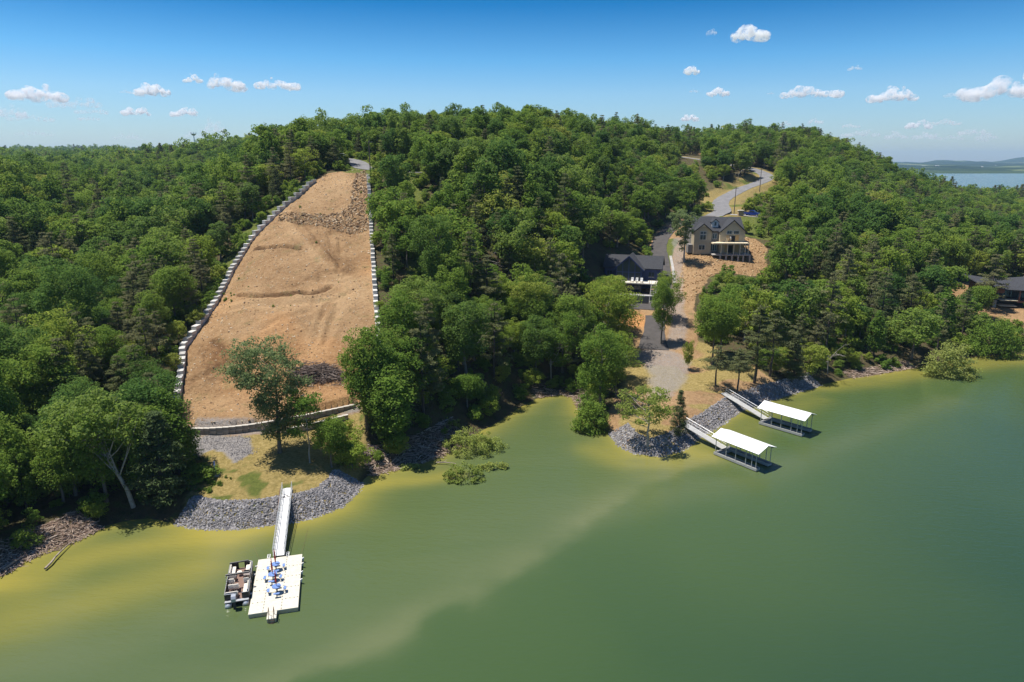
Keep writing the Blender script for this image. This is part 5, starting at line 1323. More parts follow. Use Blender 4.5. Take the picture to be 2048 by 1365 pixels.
for x_ in (12.85, 14.15): mb.tube((x_, -5.0, zf + .9), (x_, -8.9, zf - 4.2), .04, n=5); mb.tube((x_, -5.0, zf - .2), (x_, -8.9, zf - 5.3), .07, n=5)
mb.build('stair_rail', M_CONC, H2)
M2 = Matrix.Translation(cb_) @ Matrix.Rotation(R(-17), 4, 'Z') @ Matrix.Scale(.98, 4)
for k in range(3):
    q = M2 @ Vector((7.9 + k * 1.15, -3.6, zf + .004)); ch = thing('lounge_chair', ('white lounge chair on the blue house deck nearest the glass wall corner', 'white lounge chair in the middle of three on the deck', 'white lounge chair on the blue house deck nearest the stairs')[k], 'chair', tuple(q), R(-17), 'white chairs on the deck')
    MB().box(-.3, -.4, .3, .3, .35, .38).build('seat', M_WHITE, ch); MB().slab([(-.3, .3, .38), (.3, .3, .38), (.3, .62, 1.05), (-.3, .62, 1.05)], .06).build('backrest', M_WHITE, ch)
    for x_ in (-.26, .26):
        for y_ in (-.36, .3): MB().box(x_ - .03, y_ - .03, 0, x_ + .03, y_ + .03, .3).build('leg', M_WHITE, ch)
# retaining wall of the parking court
t0, t1 = np.array((24.2, 163.4)), np.array((33.8, 160.9))
cw_ = thing('court_wall', 'grey concrete wall with a white cap above the parking court', 'wall', (t0[0], t0[1], COURT_Z), math.atan2(t1[1] - t0[1], t1[0] - t0[0])); cw_['kind'] = 'thing'
Lw = float(np.hypot(*(t1 - t0)))
MB().box(0, 0, -0.5, Lw, .3, 1.75).build('face', M_GREYW, cw_); MB().box(-.1, -.06, 1.752, Lw + .05, .4, 1.95).build('cap', M_WHITE, cw_)
MB().box(-.3, .31, -.5, .35, 2.6, 1.9).build('return_wall', M_CONC, cw_); MB().box(0.4, .42, 1.3, Lw, 3.2, 1.72).build('terrace', M_GREYW, cw_)

# --- brown house with the dark roof, partly hidden
cr = at(1976, 612, 172.0)
H3 = thing('brown_house', 'modern brown house with a dark low roof and grey columns', 'house', tuple(cr), R(-14))
M_BROWN = mat('red_brown_siding', (0.20, 0.085, 0.055), 0.75, var=0.15, scale=2)
M_SIDED = mat('dark_siding', (0.045, 0.04, 0.04), 0.8)
wallbox('wall', M_SIDED, H3, -1.5, 2.6, -1.5, 17, 10, 4.9)
MB().prism([(-2.5, 3.4), (3.2, 3.4), (3.2, 4.4), (-2.5, 5.5)], 'y', 0.2, 2.5).build('wing_wall', M_BROWN, H3)
MB().prism([(7.6, 4.2), (17, 3.2), (17, 6.0)], 'y', 0.2, 2.5).build('wing_wall', M_BROWN, H3)
mb = MB(); mb.slab([(-3.0, -.6, 5.75), (3.6, -.6, 4.45), (4.2, 11, 5.4), (-3.2, 11, 6.5)], .22); mb.slab([(3.6, -.6, 4.45), (8.2, -.6, 4.35), (17.5, -.6, 6.3), (17.5, 11, 6.9), (4.2, 11, 5.4)], .22)
mb.build('roof', M_SHING, H3)
MB().box(6.2, -.3, 1.2, 17, 2.5, 1.65).build('balcony', M_BROWN, H3)
for x_, m_, z_ in ((1.3, M_CONC, 1.6), (9.6, M_CONC, 1.1), (14.5, M_CONC, 1.1)): MB().box(x_ - .35, -.4, -2.2, x_ + .35, .35, z_).build('column', m_, H3)
MB().box(6.4, -.35, 1.66, 6.7, -.05, 4.2).build('column', M_BROWN, H3)
for k in range(3): window(H3, 7.2 + k * 3.0, 1.9, 9.9 + k * 3.0, 3.3, 2.6, 3, 1, M_SIDED)
for k in range(2): window(H3, -.8 + k * 2.2, 1.6, 1.0 + k * 2.2, 3.2, 2.6, 2, 1, M_SIDED)
window(H3, 3.7, 1.7, 6.0, 3.8, 2.6, 2, 1, M_SIDED)
for z_ in (1.75, .35): MB().slab([(2.2, -1.0, z_), (6.2, -.8, z_), (6.2, 1.4, z_ + .05), (2.2, 1.4, z_ + .05)], .14).build('stair_landing', M_LUMB, H3)
MB().box(-1.6, -.9, -2.4, 17, 2.5, -1.65).build('patio', M_CONC, H3)
MB().box(6.4, -.6, -1.64, 9.0, -.3, -0.9).build('parapet', M_WHITE, H3); MB().box(10.1, -.6, -1.64, 14.0, -.3, -0.9).build('parapet', M_WHITE, H3)

# stone gate pier by the road
p = R_SPUR[3]; gp = thing('stone_pier', 'square tan stone gate pier with a pale cap by the utility pole', 'pier', (75.6, 229.0, hz(75.6, 229.0) + .1))
MB().bbox(-.85, -.6, -.6, .85, .6, 1.55, .04).build('shaft', M_STONE, gp); MB().bbox(-.98, -.72, 1.552, .98, .72, 1.75, .04).build('cap', M_CREAM, gp)
# ------------------------------------------------------------------ floating dock, boat, boathouses
M_DOCK = mat('cream_dock_plastic', (0.57, 0.53, 0.43), 0.6, var=0.10, scale=2)
M_DOCKS = mat('tan_dock_side', (0.50, 0.40, 0.27), 0.6)
M_ALU = mat('aluminium', (0.62, 0.63, 0.64), 0.4, metal=0.6)
M_RUST = mat('brown_pipe', (0.16, 0.085, 0.055), 0.7)
M_BLACK = mat('black_vinyl', (0.014, 0.014, 0.016), 0.45)
M_BLUEP = mat('blue_plastic', (0.13, 0.22, 0.46), 0.6, var=0.35, scale=6)
M_RED = mat('red_canvas', (0.34, 0.022, 0.014), 0.8)
M_GREYD = mat('grey_composite_deck', (0.15, 0.15, 0.155), 0.8, var=0.15, scale=2)
M_LGREY = mat('light_grey_rim', (0.36, 0.355, 0.34), 0.7, var=0.1, scale=2)
M_POST = mat('galvanised_post', (0.36, 0.36, 0.35), .5)
M_ROOFW = mat('white_metal_roof', (0.85, 0.85, 0.83), 0.45)
TL = np.array((-27.34, 65.11)); RZ = math.atan2(1.12, 4.42); DW, DL, DZ = 4.55, 9.5, 0.45
dk = thing('floating_dock', 'cream plastic floating dock with a swim ladder finger', 'dock', (TL[0], TL[1], 0.0), RZ)
cols_ = [0, 1.32, 2.98, DW]; rows_ = [0, -2.05, -3.95, -5.85, -7.8, -DL]
for i in range(3):
    for j in range(5):
        MB().bbox(cols_[i] + .004, rows_[j + 1] + .004, DZ - .12, cols_[i + 1] - .004, rows_[j] - .004, DZ, .008).build('deck_panel', M_DOCK, dk)
MB().box(.02, -DL + .02, -.25, DW - .02, -.02, DZ - .121).build('float', M_DOCKS, dk)
fn = MB().bbox(1.75, -DL - 1.15, DZ - .12, 2.62, -DL - .01, DZ, .02).build('finger_panel', M_DOCK, dk); MB().box(1.77, -DL - 1.13, -.25, 2.6, -DL - .02, DZ - .121).build('float', M_DOCKS, dk)
nb_ = MB().tube((0, 0, DZ - .01), (0, 0, DZ + .025), .05, n=6).mesh('fastener', M_TRIMD)
for x_ in cols_[1:3]:
    for k in range(20): link('fastener', nb_, dk, (x_, -.25 - k * .475, 0))
for y_ in rows_[1:5]:
    for x_ in (.25, .7, 1.1, 3.3, 3.7, 4.1, 4.4): link('fastener', nb_, dk, (x_, y_, 0))
for y_ in (-.9, -1.9, -3.5, -4.9):
    MB().box(DW - .02, y_ - .08, .2, DW + .16, y_ + .08, DZ + .06).box(DW + .1, y_ - .12, DZ - .02, DW + .22, y_ - .02, DZ + .16).build('fender', M_WHITE, dk)
for y_ in (-1.4, -2.9, -6.2): MB().box(-.16, y_ - .06, DZ, .04, y_ + .06, DZ + .12).build('cleat', M_WHITE, dk)
lad = MB()
for x_ in (1.95, 2.42):
    lad.path([(x_, -DL - .55, DZ + .01), (x_, -DL - .6, DZ + .85), (x_, -DL - 1.18, DZ + .75), (x_, -DL - 1.24, -.6)], .03)
for z_ in (-.3, 0, .3): lad.tube((1.95, -DL - 1.24, z_), (2.42, -DL - 1.24, z_), .025, n=5)
lad.build('swim_ladder', M_RUST, dk)
MDK = Matrix.Translation((TL[0], TL[1], 0)) @ Matrix.Rotation(RZ, 4, 'Z')
def picnic(lx, ly, label, rz):
    q = MDK @ Vector((lx, ly, DZ + .003)); t = thing('picnic_table', label, 'table', tuple(q), RZ + rz, 'blue picnic tables on the dock')
    MB().tube((0, 0, .72), (0, 0, .77), .44, n=16).build('table_top', M_BLUEP, t); MB().tube((0, 0, .1), (0, 0, .72), .05, n=8).build('pedestal', M_TRIMD, t)
    for k in range(4):
        a = math.pi / 2 * k; cx, cy_ = math.cos(a), math.sin(a)
        sb = MB(); ox, oy = -cy_, cx
        sb.slab([(cx * .66 - ox * .30, cy_ * .66 - oy * .30, .45), (cx * .92 - ox * .27, cy_ * .92 - oy * .27, .45), (cx * .92 + ox * .27, cy_ * .92 + oy * .27, .45), (cx * .66 + ox * .30, cy_ * .66 + oy * .30, .45)], .05)
        sb.build('seat', M_BLUEP, t)
        MB().path([(cx * .05, cy_ * .05, .12), (cx * .78, cy_ * .78, .12), (cx * .80, cy_ * .80, .40)], .025).build('seat_arm', M_TRIMD, t)
        MB().tube((cx * .8, cy_ * .8, 0), (cx * .8, cy_ * .8, .14), .03, n=5).build('leg', M_TRIMD, t)
    return q
def parasol(q, label):
    u = thing('closed_parasol', label, 'parasol', tuple(q), 0, 'closed red parasols on the dock')
    MB().tube((0, 0, .0), (0, 0, 2.5), .022, n=6).build('pole', M_TRIMD, u)
    MB().tube((0, 0, .95), (0, 0, 1.5), .045, .10, 9).tube((0, 0, 1.5), (0, 0, 2.42), .10, .03, 9).build('canopy', M_RED, u, True)
    MB().ball((0, 0, 2.52), .035, .035, .045).build('finial', M_TRIMD, u)
q = picnic(2.02, -2.5, 'blue round picnic table nearest the gangway', .1); parasol(q, 'closed red parasol on the table nearest the gangway')
q = picnic(1.86, -4.35, 'blue round picnic table in the middle of the dock', -.1); parasol(q, 'closed red parasol on the middle table')
q = picnic(2.4, -6.6, 'blue round picnic table nearest the swim ladder', .05); parasol(q, 'closed red parasol on the table nearest the ladder')
def gangway(name, label, a, b, w, truss=0.9, m=M_WHITE, rails=(1, 1), brown=None):
    a, b = Vector(a), Vector(b); L = (b - a).length; d = (b - a).normalized()
    o = thing(name, label, 'gangway', tuple(a)); 
    side = Vector((-d.y, d.x, 0)).normalized(); up = side.cross(d) * -1
    if up.z < 0: up = -up
    mb = MB(); n = max(4, int(L / 1.2))
    for k in range(n):
        p0, p1 = d * (L * k / n + .01), d * (L * (k + 1) / n - .01)
        MB().slab([p0 - side * w / 2, p0 + side * w / 2, p1 + side * w / 2, p1 - side * w / 2], .07).build('deck_plank', m, o)
    for s_, on in zip((1, -1), rails):
        if not on: continue
        r_ = MB(); e = side * (w / 2 + .05) * s_
        r_.tube(e + up * truss, e + d * L + up * truss, .035, n=6); r_.tube(e + up * truss * .5, e + d * L + up * truss * .5, .022, n=5); r_.tube(e - up * .05, e + d * L - up * .05, .04, n=5)
        for k in range(n + 1): r_.tube(e + d * (L * k / n) - up * .05, e + d * (L * k / n) + up * truss, .025, n=5)
        for k in range(n): r_.tube(e + d * (L * k / n), e + d * (L * (k + 1) / n) + up * truss * .5, .015, n=4)
        r_.build('railing', M_ALU, o)
    if brown: MB().tube(side * (-(w / 2 + .35)) + up * .1, side * (-(w / 2 + .3)) + d * 4.5 - Vector((0, 0, .3)), .05, n=6).build('cable_pipe', M_RUST, o)
    sp = MB().box(-.25, -.25, -1.2, .25, .25, -.08); sp.build('abutment', M_CONC, o)
    return o
e_ = MDK @ Vector((2.1, .15, DZ + .1))
g_ = np.array((-28.35, 78.6)); gangway('gangway', 'white railed gangway from the dry grass landing to the floating dock', (g_[0], g_[1], hz(*g_) + .35), tuple(e_), 1.05, brown=True)
for x_ in (1.05, 3.0):
    q = MDK @ Vector((x_, .28, 0)); MB().box(x_ - .16, 0.02, .1, x_ - .10, .75, .5).box(x_ + .10, .02, .1, x_ + .16, .75, .5).box(x_ - .1, .02, .44, x_ + .1, .1, .5).box(x_ - .1, .36, .44, x_ + .1, .44, .5).box(x_ - .1, .69, .44, x_ + .1, .75, .5).build('bracket', M_WHITE, dk)
for a, b, lab in (((.2, 0), (506, 1090), 'thin mooring line from the dock to the silty shallows'), ((4.4, 0), (616, 1056), 'thin mooring line from the dock to the stone bank')):
    p0 = MDK @ Vector((*a, DZ)); p1 = Vector(G(b[0], b[1], .05)); p1 = p0 + (p1 - p0) * 1.0
    pts_ = [p0.lerp(p1, k / 8) - Vector((0, 0, .25 * math.sin(math.pi * k / 8))) for k in range(9)]
    for v_ in pts_: v_.z = max(v_.z, .03)
    tag(MB().path(pts_, .008, 4).build('mooring_line', M_RUST), lab, 'rope')

# pontoon boat
BM = MDK @ Matrix.Translation((-1.48, -1.3, 0)) @ Matrix.Rotation(R(2), 4, 'Z') @ Matrix.Scale(.95, 4)
bt = thing('pontoon_boat', 'black-sided pontoon boat with cream seats moored beside the cream dock', 'boat'); bt.matrix_world = BM
M_CARP = mat('brown_boat_carpet', (0.20, 0.125, 0.095), 0.9, var=0.1, scale=6); M_SEAT = mat('cream_vinyl', (0.70, 0.64, 0.54), 0.5); M_SEATB = mat('brown_vinyl', (0.17, 0.12, 0.10), 0.5)
M_ENG = mat('grey_cowl', (0.42, 0.44, 0.47), 0.3, metal=0.3)
for x_ in (-.85, .85):
    t = MB(); t.tube((x_, -6.4, .12), (x_, -.7, .12), .33, n=12); t.tube((x_, -.7, .12), (x_, .1, .28), .33, .08, 12); t.build('pontoon', M_ALU, bt, True)
MB().box(-1.18, -6.3, .50, 1.18, 0, .58).build('deck', M_CARP, bt)
for pts_ in ([(-1.16, -5.9), (-1.16, -.25), (-.9, -.04), (-.3, -.04)], [(.3, -.04), (.9, -.04), (1.16, -.25), (1.16, -2.7)], [(1.16, -3.5), (1.16, -5.9)], [(-1.16, -5.9), (-.2, -5.9)], [(.5, -5.9), (1.16, -5.9)]):
    f = MB()
    for (ax, ay), (bx, by) in zip(pts_[:-1], pts_[1:]):
        d_ = Vector((bx - ax, by - ay, 0)).normalized(); s_ = Vector((-d_.y, d_.x, 0)) * .02; a_, b_ = Vector((ax, ay, .6)), Vector((bx, by, .6)); z_ = Vector((0, 0, .68))
        f.add([a_ - s_, b_ - s_, b_ + s_, a_ + s_, a_ - s_ + z_, b_ - s_ + z_, b_ + s_ + z_, a_ + s_ + z_], [(3, 2, 1, 0), (4, 5, 6, 7), (0, 1, 5, 4), (1, 2, 6, 5), (2, 3, 7, 6), (3, 0, 4, 7)])
    fo = f.build('fence_panel', M_BLACK, bt)
    MB().path([(x_, y_, 1.31) for x_, y_ in pts_], .028, 6).build('rail', M_ALU, fo)
def couch(x0, y0, x1, y1, back, base=M_SEATB):
    c_ = MB().bbox(x0, y0, .59, x1, y1, .98, .04).build('couch', base, bt); MB().bbox(x0 + .02, y0 + .02, .982, x1 - .02, y1 - .02, 1.08, .04).build('cushion', M_SEAT, c_)
    bx = {'l': (x0, y0, x0 + .16, y1), 'r': (x1 - .16, y0, x1, y1), 'b': (x0, y0, x1, y0 + .16), 'f': (x0, y1 - .16, x1, y1)}[back]
    MB().bbox(bx[0] + .01, bx[1] + .01, 1.082, bx[2] - .01, bx[3] - .01, 1.42, .04).build('backrest', M_SEAT, c_)
couch(-1.1, -2.0, -.5, -.35, 'l'); couch(.5, -1.7, 1.1, -.35, 'r'); couch(-1.1, -2.6, -.35, -2.02, 'b'); couch(-1.1, -5.75, .1, -5.1, 'b'); couch(.55, -5.6, 1.1, -3.9, 'r')
con = MB().prism([(-2.9, .59), (-2.3, .59), (-2.3, 1.3), (-2.6, 1.5), (-2.9, 1.35)], 'x', .45, 1.1).build('console', M_SEATB, bt); MB().slab([(.5, -2.35, 1.35), (1.05, -2.35, 1.35), (1.05, -2.5, 1.75), (.5, -2.5, 1.75)], .02).build('windscreen', M_GLASS, con)
MB().path([(.6 + .2 * math.cos(a), -2.95, 1.25 + .2 * math.sin(a)) for a in np.linspace(0, 6.283, 11)], .02).build('steering_wheel', M_BLACK, con)
for x_, y_ in ((.78, -3.4), (-.7, -3.2), (-.65, -4.25), (-.15, -4.3)):
    s_ = MB().bbox(x_ - .27, y_ - .25, .9, x_ + .27, y_ + .27, 1.06, .04).build('captain_seat', M_SEAT, bt); MB().bbox(x_ - .27, y_ - .34, 1.062, x_ + .27, y_ - .2, 1.55, .04).build('backrest', M_SEAT, s_); MB().tube((x_, y_, .59), (x_, y_, .899), .06, n=6).build('stem', M_ALU, s_)
MB().ball((-.35, -1.35, .62), .02, .02, .02).tube((-.1, -1.5, .59), (-.1, -1.5, 1.0), .03, n=6).tube((-.1, -1.5, 1.0), (-.1, -1.5, 1.04), .26, n=12).build('table', M_SEAT, bt)
bi = MB()
bi.path([(-1.2, -3.6, 1.0), (-1.2, -3.7, 2.05), (-1.05, -3.7, 2.15), (1.05, -3.7, 2.15), (1.2, -3.7, 2.05), (1.2, -3.6, 1.0)], .03, 6)
bi.build('bimini_frame', M_ALU, bt); MB().tube((-1.15, -3.72, 2.2), (1.15, -3.72, 2.2), .11, n=8).build('furled_bimini', M_BLACK, bt)
MB().tube((-1.2, -.1, 1.38), (.75, -.02, 1.38), .09, n=8).build('bow_cover', M_BLACK, bt)
MB().bbox(-1.16, -6.3, .582, 1.16, -5.95, .64, .02).build('swim_platform', M_ALU, bt)
mo = MB().prism([(-6.98, 1.0), (-6.35, .95), (-6.3, 1.35), (-6.45, 1.62), (-6.85, 1.58), (-7.0, 1.35)], 'x', -.42, .02).build('outboard_motor', M_ENG, bt)
MB().box(-.32, -6.75, -.5, -.08, -6.45, .99).build('shaft', M_TRIMD, mo); MB().tube((-.2, -6.95, -.45), (-.2, -6.35, -.45), .09, .05, 8).build('gearcase', M_TRIMD, mo)
for k in range(3): a = 2.094 * k; MB().slab([(-.2, -6.99, -.45), (-.2 + .16 * math.cos(a), -6.99, -.45 + .16 * math.sin(a)), (-.2 + .16 * math.cos(a + .6), -7.03, -.45 + .16 * math.sin(a + .6))], .015).build('propeller_blade', M_ALU, mo)

# covered boat docks
def boathouse(o2, ld, wd, L, Wd, label):
    ang = math.atan2(ld[1], ld[0]); b = thing('covered_boat_dock', label, 'boat dock', (o2[0], o2[1], 0), ang)   # local x: out from shore, local y: width (+y to the left of travel)
    z = .45
    for nm, a in (('side_deck', (0, 0, L, .85)), ('side_deck', (0, Wd - .85, L, Wd)), ('back_deck', (0, .852, 1.1, Wd - .852))):
        p_ = MB().box(a[0] + .08, a[1] + .08, z - .06, a[2] - .08, a[3] - .08, z).build(nm, M_GREYD, b)
        MB().box(a[0], a[1], z - .35, a[2], a[3], z - .061).build('rim', M_LGREY, p_)
        r_ = MB(); r_.box(a[0], a[1], z - .06, a[2], a[1] + .079, z + .02); r_.box(a[0], a[3] - .079, z - .06, a[2], a[3], z + .02); r_.build('edge_board', M_LGREY, p_)
        MB().box(a[0] + .1, a[1] + .1, -.3, a[2] - .1, a[3] - .1, z - .351).build('float', M_BLACK, p_)
    for s_ in (.12, Wd - .12):
        for x_ in (.25, 2.1, 3.7, 5.4, L - .9, L - .2): MB().box(x_ - .04, s_ - .04, z, x_ + .04, s_ + .04, 2.75).build('post', M_POST, b)
        MB().box(-.1, s_ - .06, 2.751, L + .1, s_ + .06, 2.87).build('eave_beam', M_LGREY, b)
    ov = .32; ze_, zr_ = 2.80, 3.62
    rf_ = None
    for sg in (0, 1):
        y0_, y1_ = (-ov, Wd / 2) if sg == 0 else (Wd + ov, Wd / 2)
        n = 8
        for k in range(n):      # roof sheets
            x0_, x1_ = -.35 + (L + .7) * k / n + .004, -.35 + (L + .7) * (k + 1) / n - .004
            MB().slab([(x0_, y0_, ze_ + .08), (x1_, y0_, ze_ + .08), (x1_, y1_, zr_), (x0_, y1_, zr_)], .05).build('roof_sheet', M_ROOFW, b)
    MB().box(-.36, Wd / 2 - .09, zr_ - .01, L + .36, Wd / 2 + .09, zr_ + .03).build('ridge_cap', M_ROOFW, b)
    for x_ in (.1, L / 2, L - .1):
        MB().path([(x_, .1, 2.88), (x_, Wd / 2, zr_ - .08), (x_, Wd - .1, 2.88)], .03).build('rafter', M_LGREY, b)
    return b
def norm2(v): v = np.array(v, float); return v / np.hypot(*v)
for o2, tip, lab in (((29.78, 93.36), (34.08, 87.44), 'white-roofed covered boat dock off the stone-edged point'), ((40.67, 105.36), (45.4, 100.12), 'white-roofed covered boat dock beside the shaded pines')):
    ld = norm2(np.subtract(tip, o2)); boathouse(o2, ld, None, 7.3, 3.6, lab)
for a, b, lab in (((27.0, 101.3), (31.7, 94.3), 'grey gangway with one rail to the boat dock off the point'), ((37.6, 115.2), (42.2, 106.3), 'grey gangway with rails to the boat dock by the pines')):
    gangway('gangway', lab, (a[0], a[1], max(hz(*a), 1.1) + .25), (b[0], b[1], .62), 1.15, .85, M_LGREY, (1, 0))

# ------------------------------------------------------------------ vehicles, poles, small things
def vehicle(name, label, cat, loc, rz, paint, L, W, kind, tilt=0.0):
    o = thing(name, label, cat, loc, rz); o.rotation_euler = (0, tilt, rz)
    M_TYRE = MATS.setdefault('tyre', mat('tyre_rubber', (0.02, 0.02, 0.02), .9)); M_LAMP = MATS.setdefault('lamp', mat('lamp_glass', (.7, .7, .7), .1)); M_TAIL = MATS.setdefault('tail', mat('red_lamp', (.4, .01, .01), .2))
    h = L / 2; w = W / 2
    if kind == 'pickup':
        prof = [(-h, .55), (-h, 1.12), (-.15, 1.12), (h * .38, 1.15), (h - .15, 1.05), (h, .85), (h, .5), (h - .2, .38), (-h + .2, .42)]
        cab = [(-.75, 1.1), (-.62, 1.80), (.55, 1.82), (1.35, 1.12)]; cx = (.0, 1.3)
    else:
        prof = [(-h, .5), (-h + .05, 1.0), (h * .35, 1.05), (h - .15, .92), (h, .75), (h, .45), (h - .25, .3), (-h + .2, .32)]
        cab = [(-h + .15, 1.0), (-h + .55, 1.62), (.35, 1.64), (1.15, 1.02)]
    MB().prism(prof, 'y', -w, w).build('body', paint, o)
    cb = MB().prism(cab, 'y', -w + .12, w - .12).build('cab', paint, o)
    x0, x1 = cab[1][0], cab[2][0]
    for s_ in (-1, 1): MB().prism([(cab[0][0] + .18, cab[0][1] + .1), (x0 + .12, cab[1][1] - .12), (x1 - .05, cab[2][1] - .12), (cab[3][0] - .3, cab[3][1] + .08)], 'y', s_ * (w - .119) - .006, s_ * (w - .119) + .006).build('side_window', M_GLASS, cb)
    a, b_ = Vector((cab[2][0] + .06, 0, cab[2][1] - .1)), Vector((cab[3][0] - .06, 0, cab[3][1] + .08)); yv = Vector((0, w - .25, 0)); of = Vector((.03, 0, .03))
    MB().slab([a - yv + of, a + yv + of, b_ + yv + of, b_ - yv + of], .02).build('windscreen', M_GLASS, cb)
    a, b_ = Vector((cab[1][0] - .05, 0, cab[1][1] - .12)), Vector((cab[0][0] + .02, 0, cab[0][1] + .12)); of = Vector((-.04, 0, .01))
    MB().slab([a - yv + of, a + yv + of, b_ + yv + of, b_ - yv + of], .02).build('rear_window', M_GLASS, cb)
    if kind == 'pickup': MB().box(-h + .12, -w + .15, 1.121, -.85, w - .15, 1.14).build('truck_bed', M_TRIMD, o)
    for x_ in (-h + .95, h - .95):
        for s_ in (-1, 1):
            t_ = MB().tube((x_, s_ * (w - .24), .36), (x_, s_ * (w + .01), .36), .36, n=14).build('wheel', M_TYRE, o); MB().tube((x_, s_ * (w + .011), .36), (x_, s_ * (w + .02), .36), .2, n=10).build('rim', M_ALU, t_)
    for s_ in (-1, 1):
        MB().box(h - .08, s_ * (w - .2) - .16, .72, h + .02, s_ * (w - .2) + .16, .88).build('headlight', M_LAMP, o); MB().box(-h - .02, s_ * (w - .14) - .1, .75, -h + .05, s_ * (w - .14) + .1, 1.0).build('tail_light', M_TAIL, o)
    MB().box(h - .02, -w + .1, .40, h + .08, w - .1, .6).build('bumper', M_TRIMD, o); MB().box(-h - .08, -w + .1, .42, -h + .02, w - .1, .6).build('bumper', M_ALU, o)
    return o
MATS = {}
i_ = len(R_SPUR) // 2
p = R_SPUR[i_ + 1]
vehicle('pickup_truck', 'dark blue pickup truck parked beside the stone gate pier', 'truck', (80.2, 231.4, hz(80.2, 231.4) + .16), R(-38), mat('blue_car_paint', (0.012, 0.035, 0.20), .25), 5.8, 2.0, 'pickup', R(2))
p = R_LOT[10]
vehicle('parked_car', 'white car on the road at the top of the bare lot', 'car', (float(p[0]) - .6, float(p[1]), float(p[2]) + .05), R(108), mat('white_car_paint', (.72, .73, .74), .25), 4.6, 1.9, 'suv')
p = hit(1379, 484)
vehicle('parked_car', 'dark car beside the unfinished tan house', 'car', (float(p[0]), float(p[1]) + 3, hz(p[0], p[1] + 3) + .03), R(80), mat('black_car_paint', (.02, .022, .025), .25), 4.5, 1.85, 'suv')
M_POLE = mat('weathered_pole', (0.15, 0.12, 0.095), .9, var=.2, scale=3)
tops = []
def pole(x, y, h, label, arm=True, lean=0.0):
    z = hz(x, y); o = thing('utility_pole', label, 'pole', (float(x), float(y), z), R(20))
    MB().tube((0, 0, -.5), (lean, 0, h), .16, .10, 8).build('shaft', M_POLE, o)
    if arm:
        MB().box(-.95, -.06, h - .6, .95, .06, h - .48).build('crossarm', M_POLE, o)
        for x_ in (-.8, 0.25, .8): MB().tube((x_, 0, h - .479), (x_, 0, h - .3), .05, n=6).build('insulator', M_LGREY, o)
    return Vector((x, y, z + h - .3))
for px, py, h, lab in ((1468, 428, 9.2, 'utility pole beside the stone gate pier'), (1519, 384, 9.0, 'utility pole on the outer bend of the winding road'), (1572, 378, 8.5, 'slim utility pole on the brushy slope past the bend')):
    p = hit(px, py); pole(p[0], p[1], h, lab, px != 1572)
pole(*(WALL_R[-1][:2] + np.array((.2, 2.2))), 8.6, 'utility pole at the top end of the white block wall')
wa = at(1580, 330, 330.0); wb = at(1897, 520, 200.0)
ta = pole(wa[0], wa[1], max(7, wa[2] - hz(wa[0], wa[1]) + 2.5), 'utility pole on the wooded ridge where the wires start')
tb = pole(wb[0], wb[1], max(9, at(1900, 484, 200.0)[2] - hz(wb[0], wb[1])), 'tall utility pole in the wood above the brown house')
for k, off in enumerate((-.8, .25, .8)):
    a, b = ta + Vector((off, .2, 0)), tb + Vector((off, .2, 0)); n = 16
    pts_ = [a.lerp(b, t / n) - Vector((0, 0, 3.2 * (1 - (2 * t / n - 1) ** 2))) for t in range(n + 1)]
    tag(MB().path(pts_, .03, 4).build('power_line', M_LGREY), ('power line wire on the outer arm end of the poles', 'power line wire in the middle of the crossarms', 'power line wire on the inner arm end of the poles')[k], 'wire', 'power lines')
p = at(387, 268, 900.0); zb = hz(p[0], p[1])
mt = thing('radio_mast', 'thin grey mast with a round platform above the far woods', 'mast', (p[0], p[1], zb))
MB().tube((0, 0, 0), (0, 0, p[2] - zb - 1.0), .8, .5, 8).build('shaft', M_ALU, mt); MB().tube((0, 0, p[2] - zb - 2.4), (0, 0, p[2] - zb), 1.2, 3.6, 10).build('platform', M_ALU, mt)
for k in range(6): a = 1.047 * k; MB().tube((3.2 * math.cos(a), 3.2 * math.sin(a), p[2] - zb), (3.2 * math.cos(a), 3.2 * math.sin(a), p[2] - zb + 1.8), .25, n=5).build('antenna', M_ALU, mt)
p = hit(432, 950)
MB_ = MB(); MB_.tube((0, 0, .1), (-.5, .9, 1.5), .13, n=8); dp = thing('drain_pipe', 'short blue pipe sticking out of the landing grass', 'pipe', tuple(p))
MB_.build('pipe', mat('blue_grey_pipe', (.12, .16, .27), .6), dp); MB().box(-.2, -.5, -.05, .5, .25, .12).build('footing', M_LGREY, dp)
p = hit(612, 800); MB_ = MB().tube((-.7, 0, .45), (.7, 0, .45), .45, n=10); sc = thing('black_culvert', 'short black culvert pipe above the capped garden wall', 'pipe', tuple(p), R(20)); MB_.build('barrel', M_BLACK, sc, True); MB().tube((-.75, 0, .45), (-.71, 0, .45), .5, n=10).build('rim', M_BLACK, sc)
# a few pale buildings on the far shore
for k, (px, py, Yd, w) in enumerate(((1850, 335, 4300, 46), (1873, 333, 4500, 30), (1935, 331, 4700, 26), (1962, 338, 3800, 20), (1990, 333, 4500, 34))):
    q = at(px, py, Yd); z = hz(q[0], q[1]); fb = thing('far_barn', 'tiny pale building on the far side of the lake', 'building', (q[0], q[1], z), .2 * k, 'pale buildings across the lake')
    MB().box(-w / 2, -8, -3, w / 2, 8, 7).build('wall', M_WHITE, fb); mb = MB(); roof2(mb, -w / 2 - 1, w / 2 + 1, -9, 9, 7, 12, .5); mb.build('roof', M_LGREY, fb)

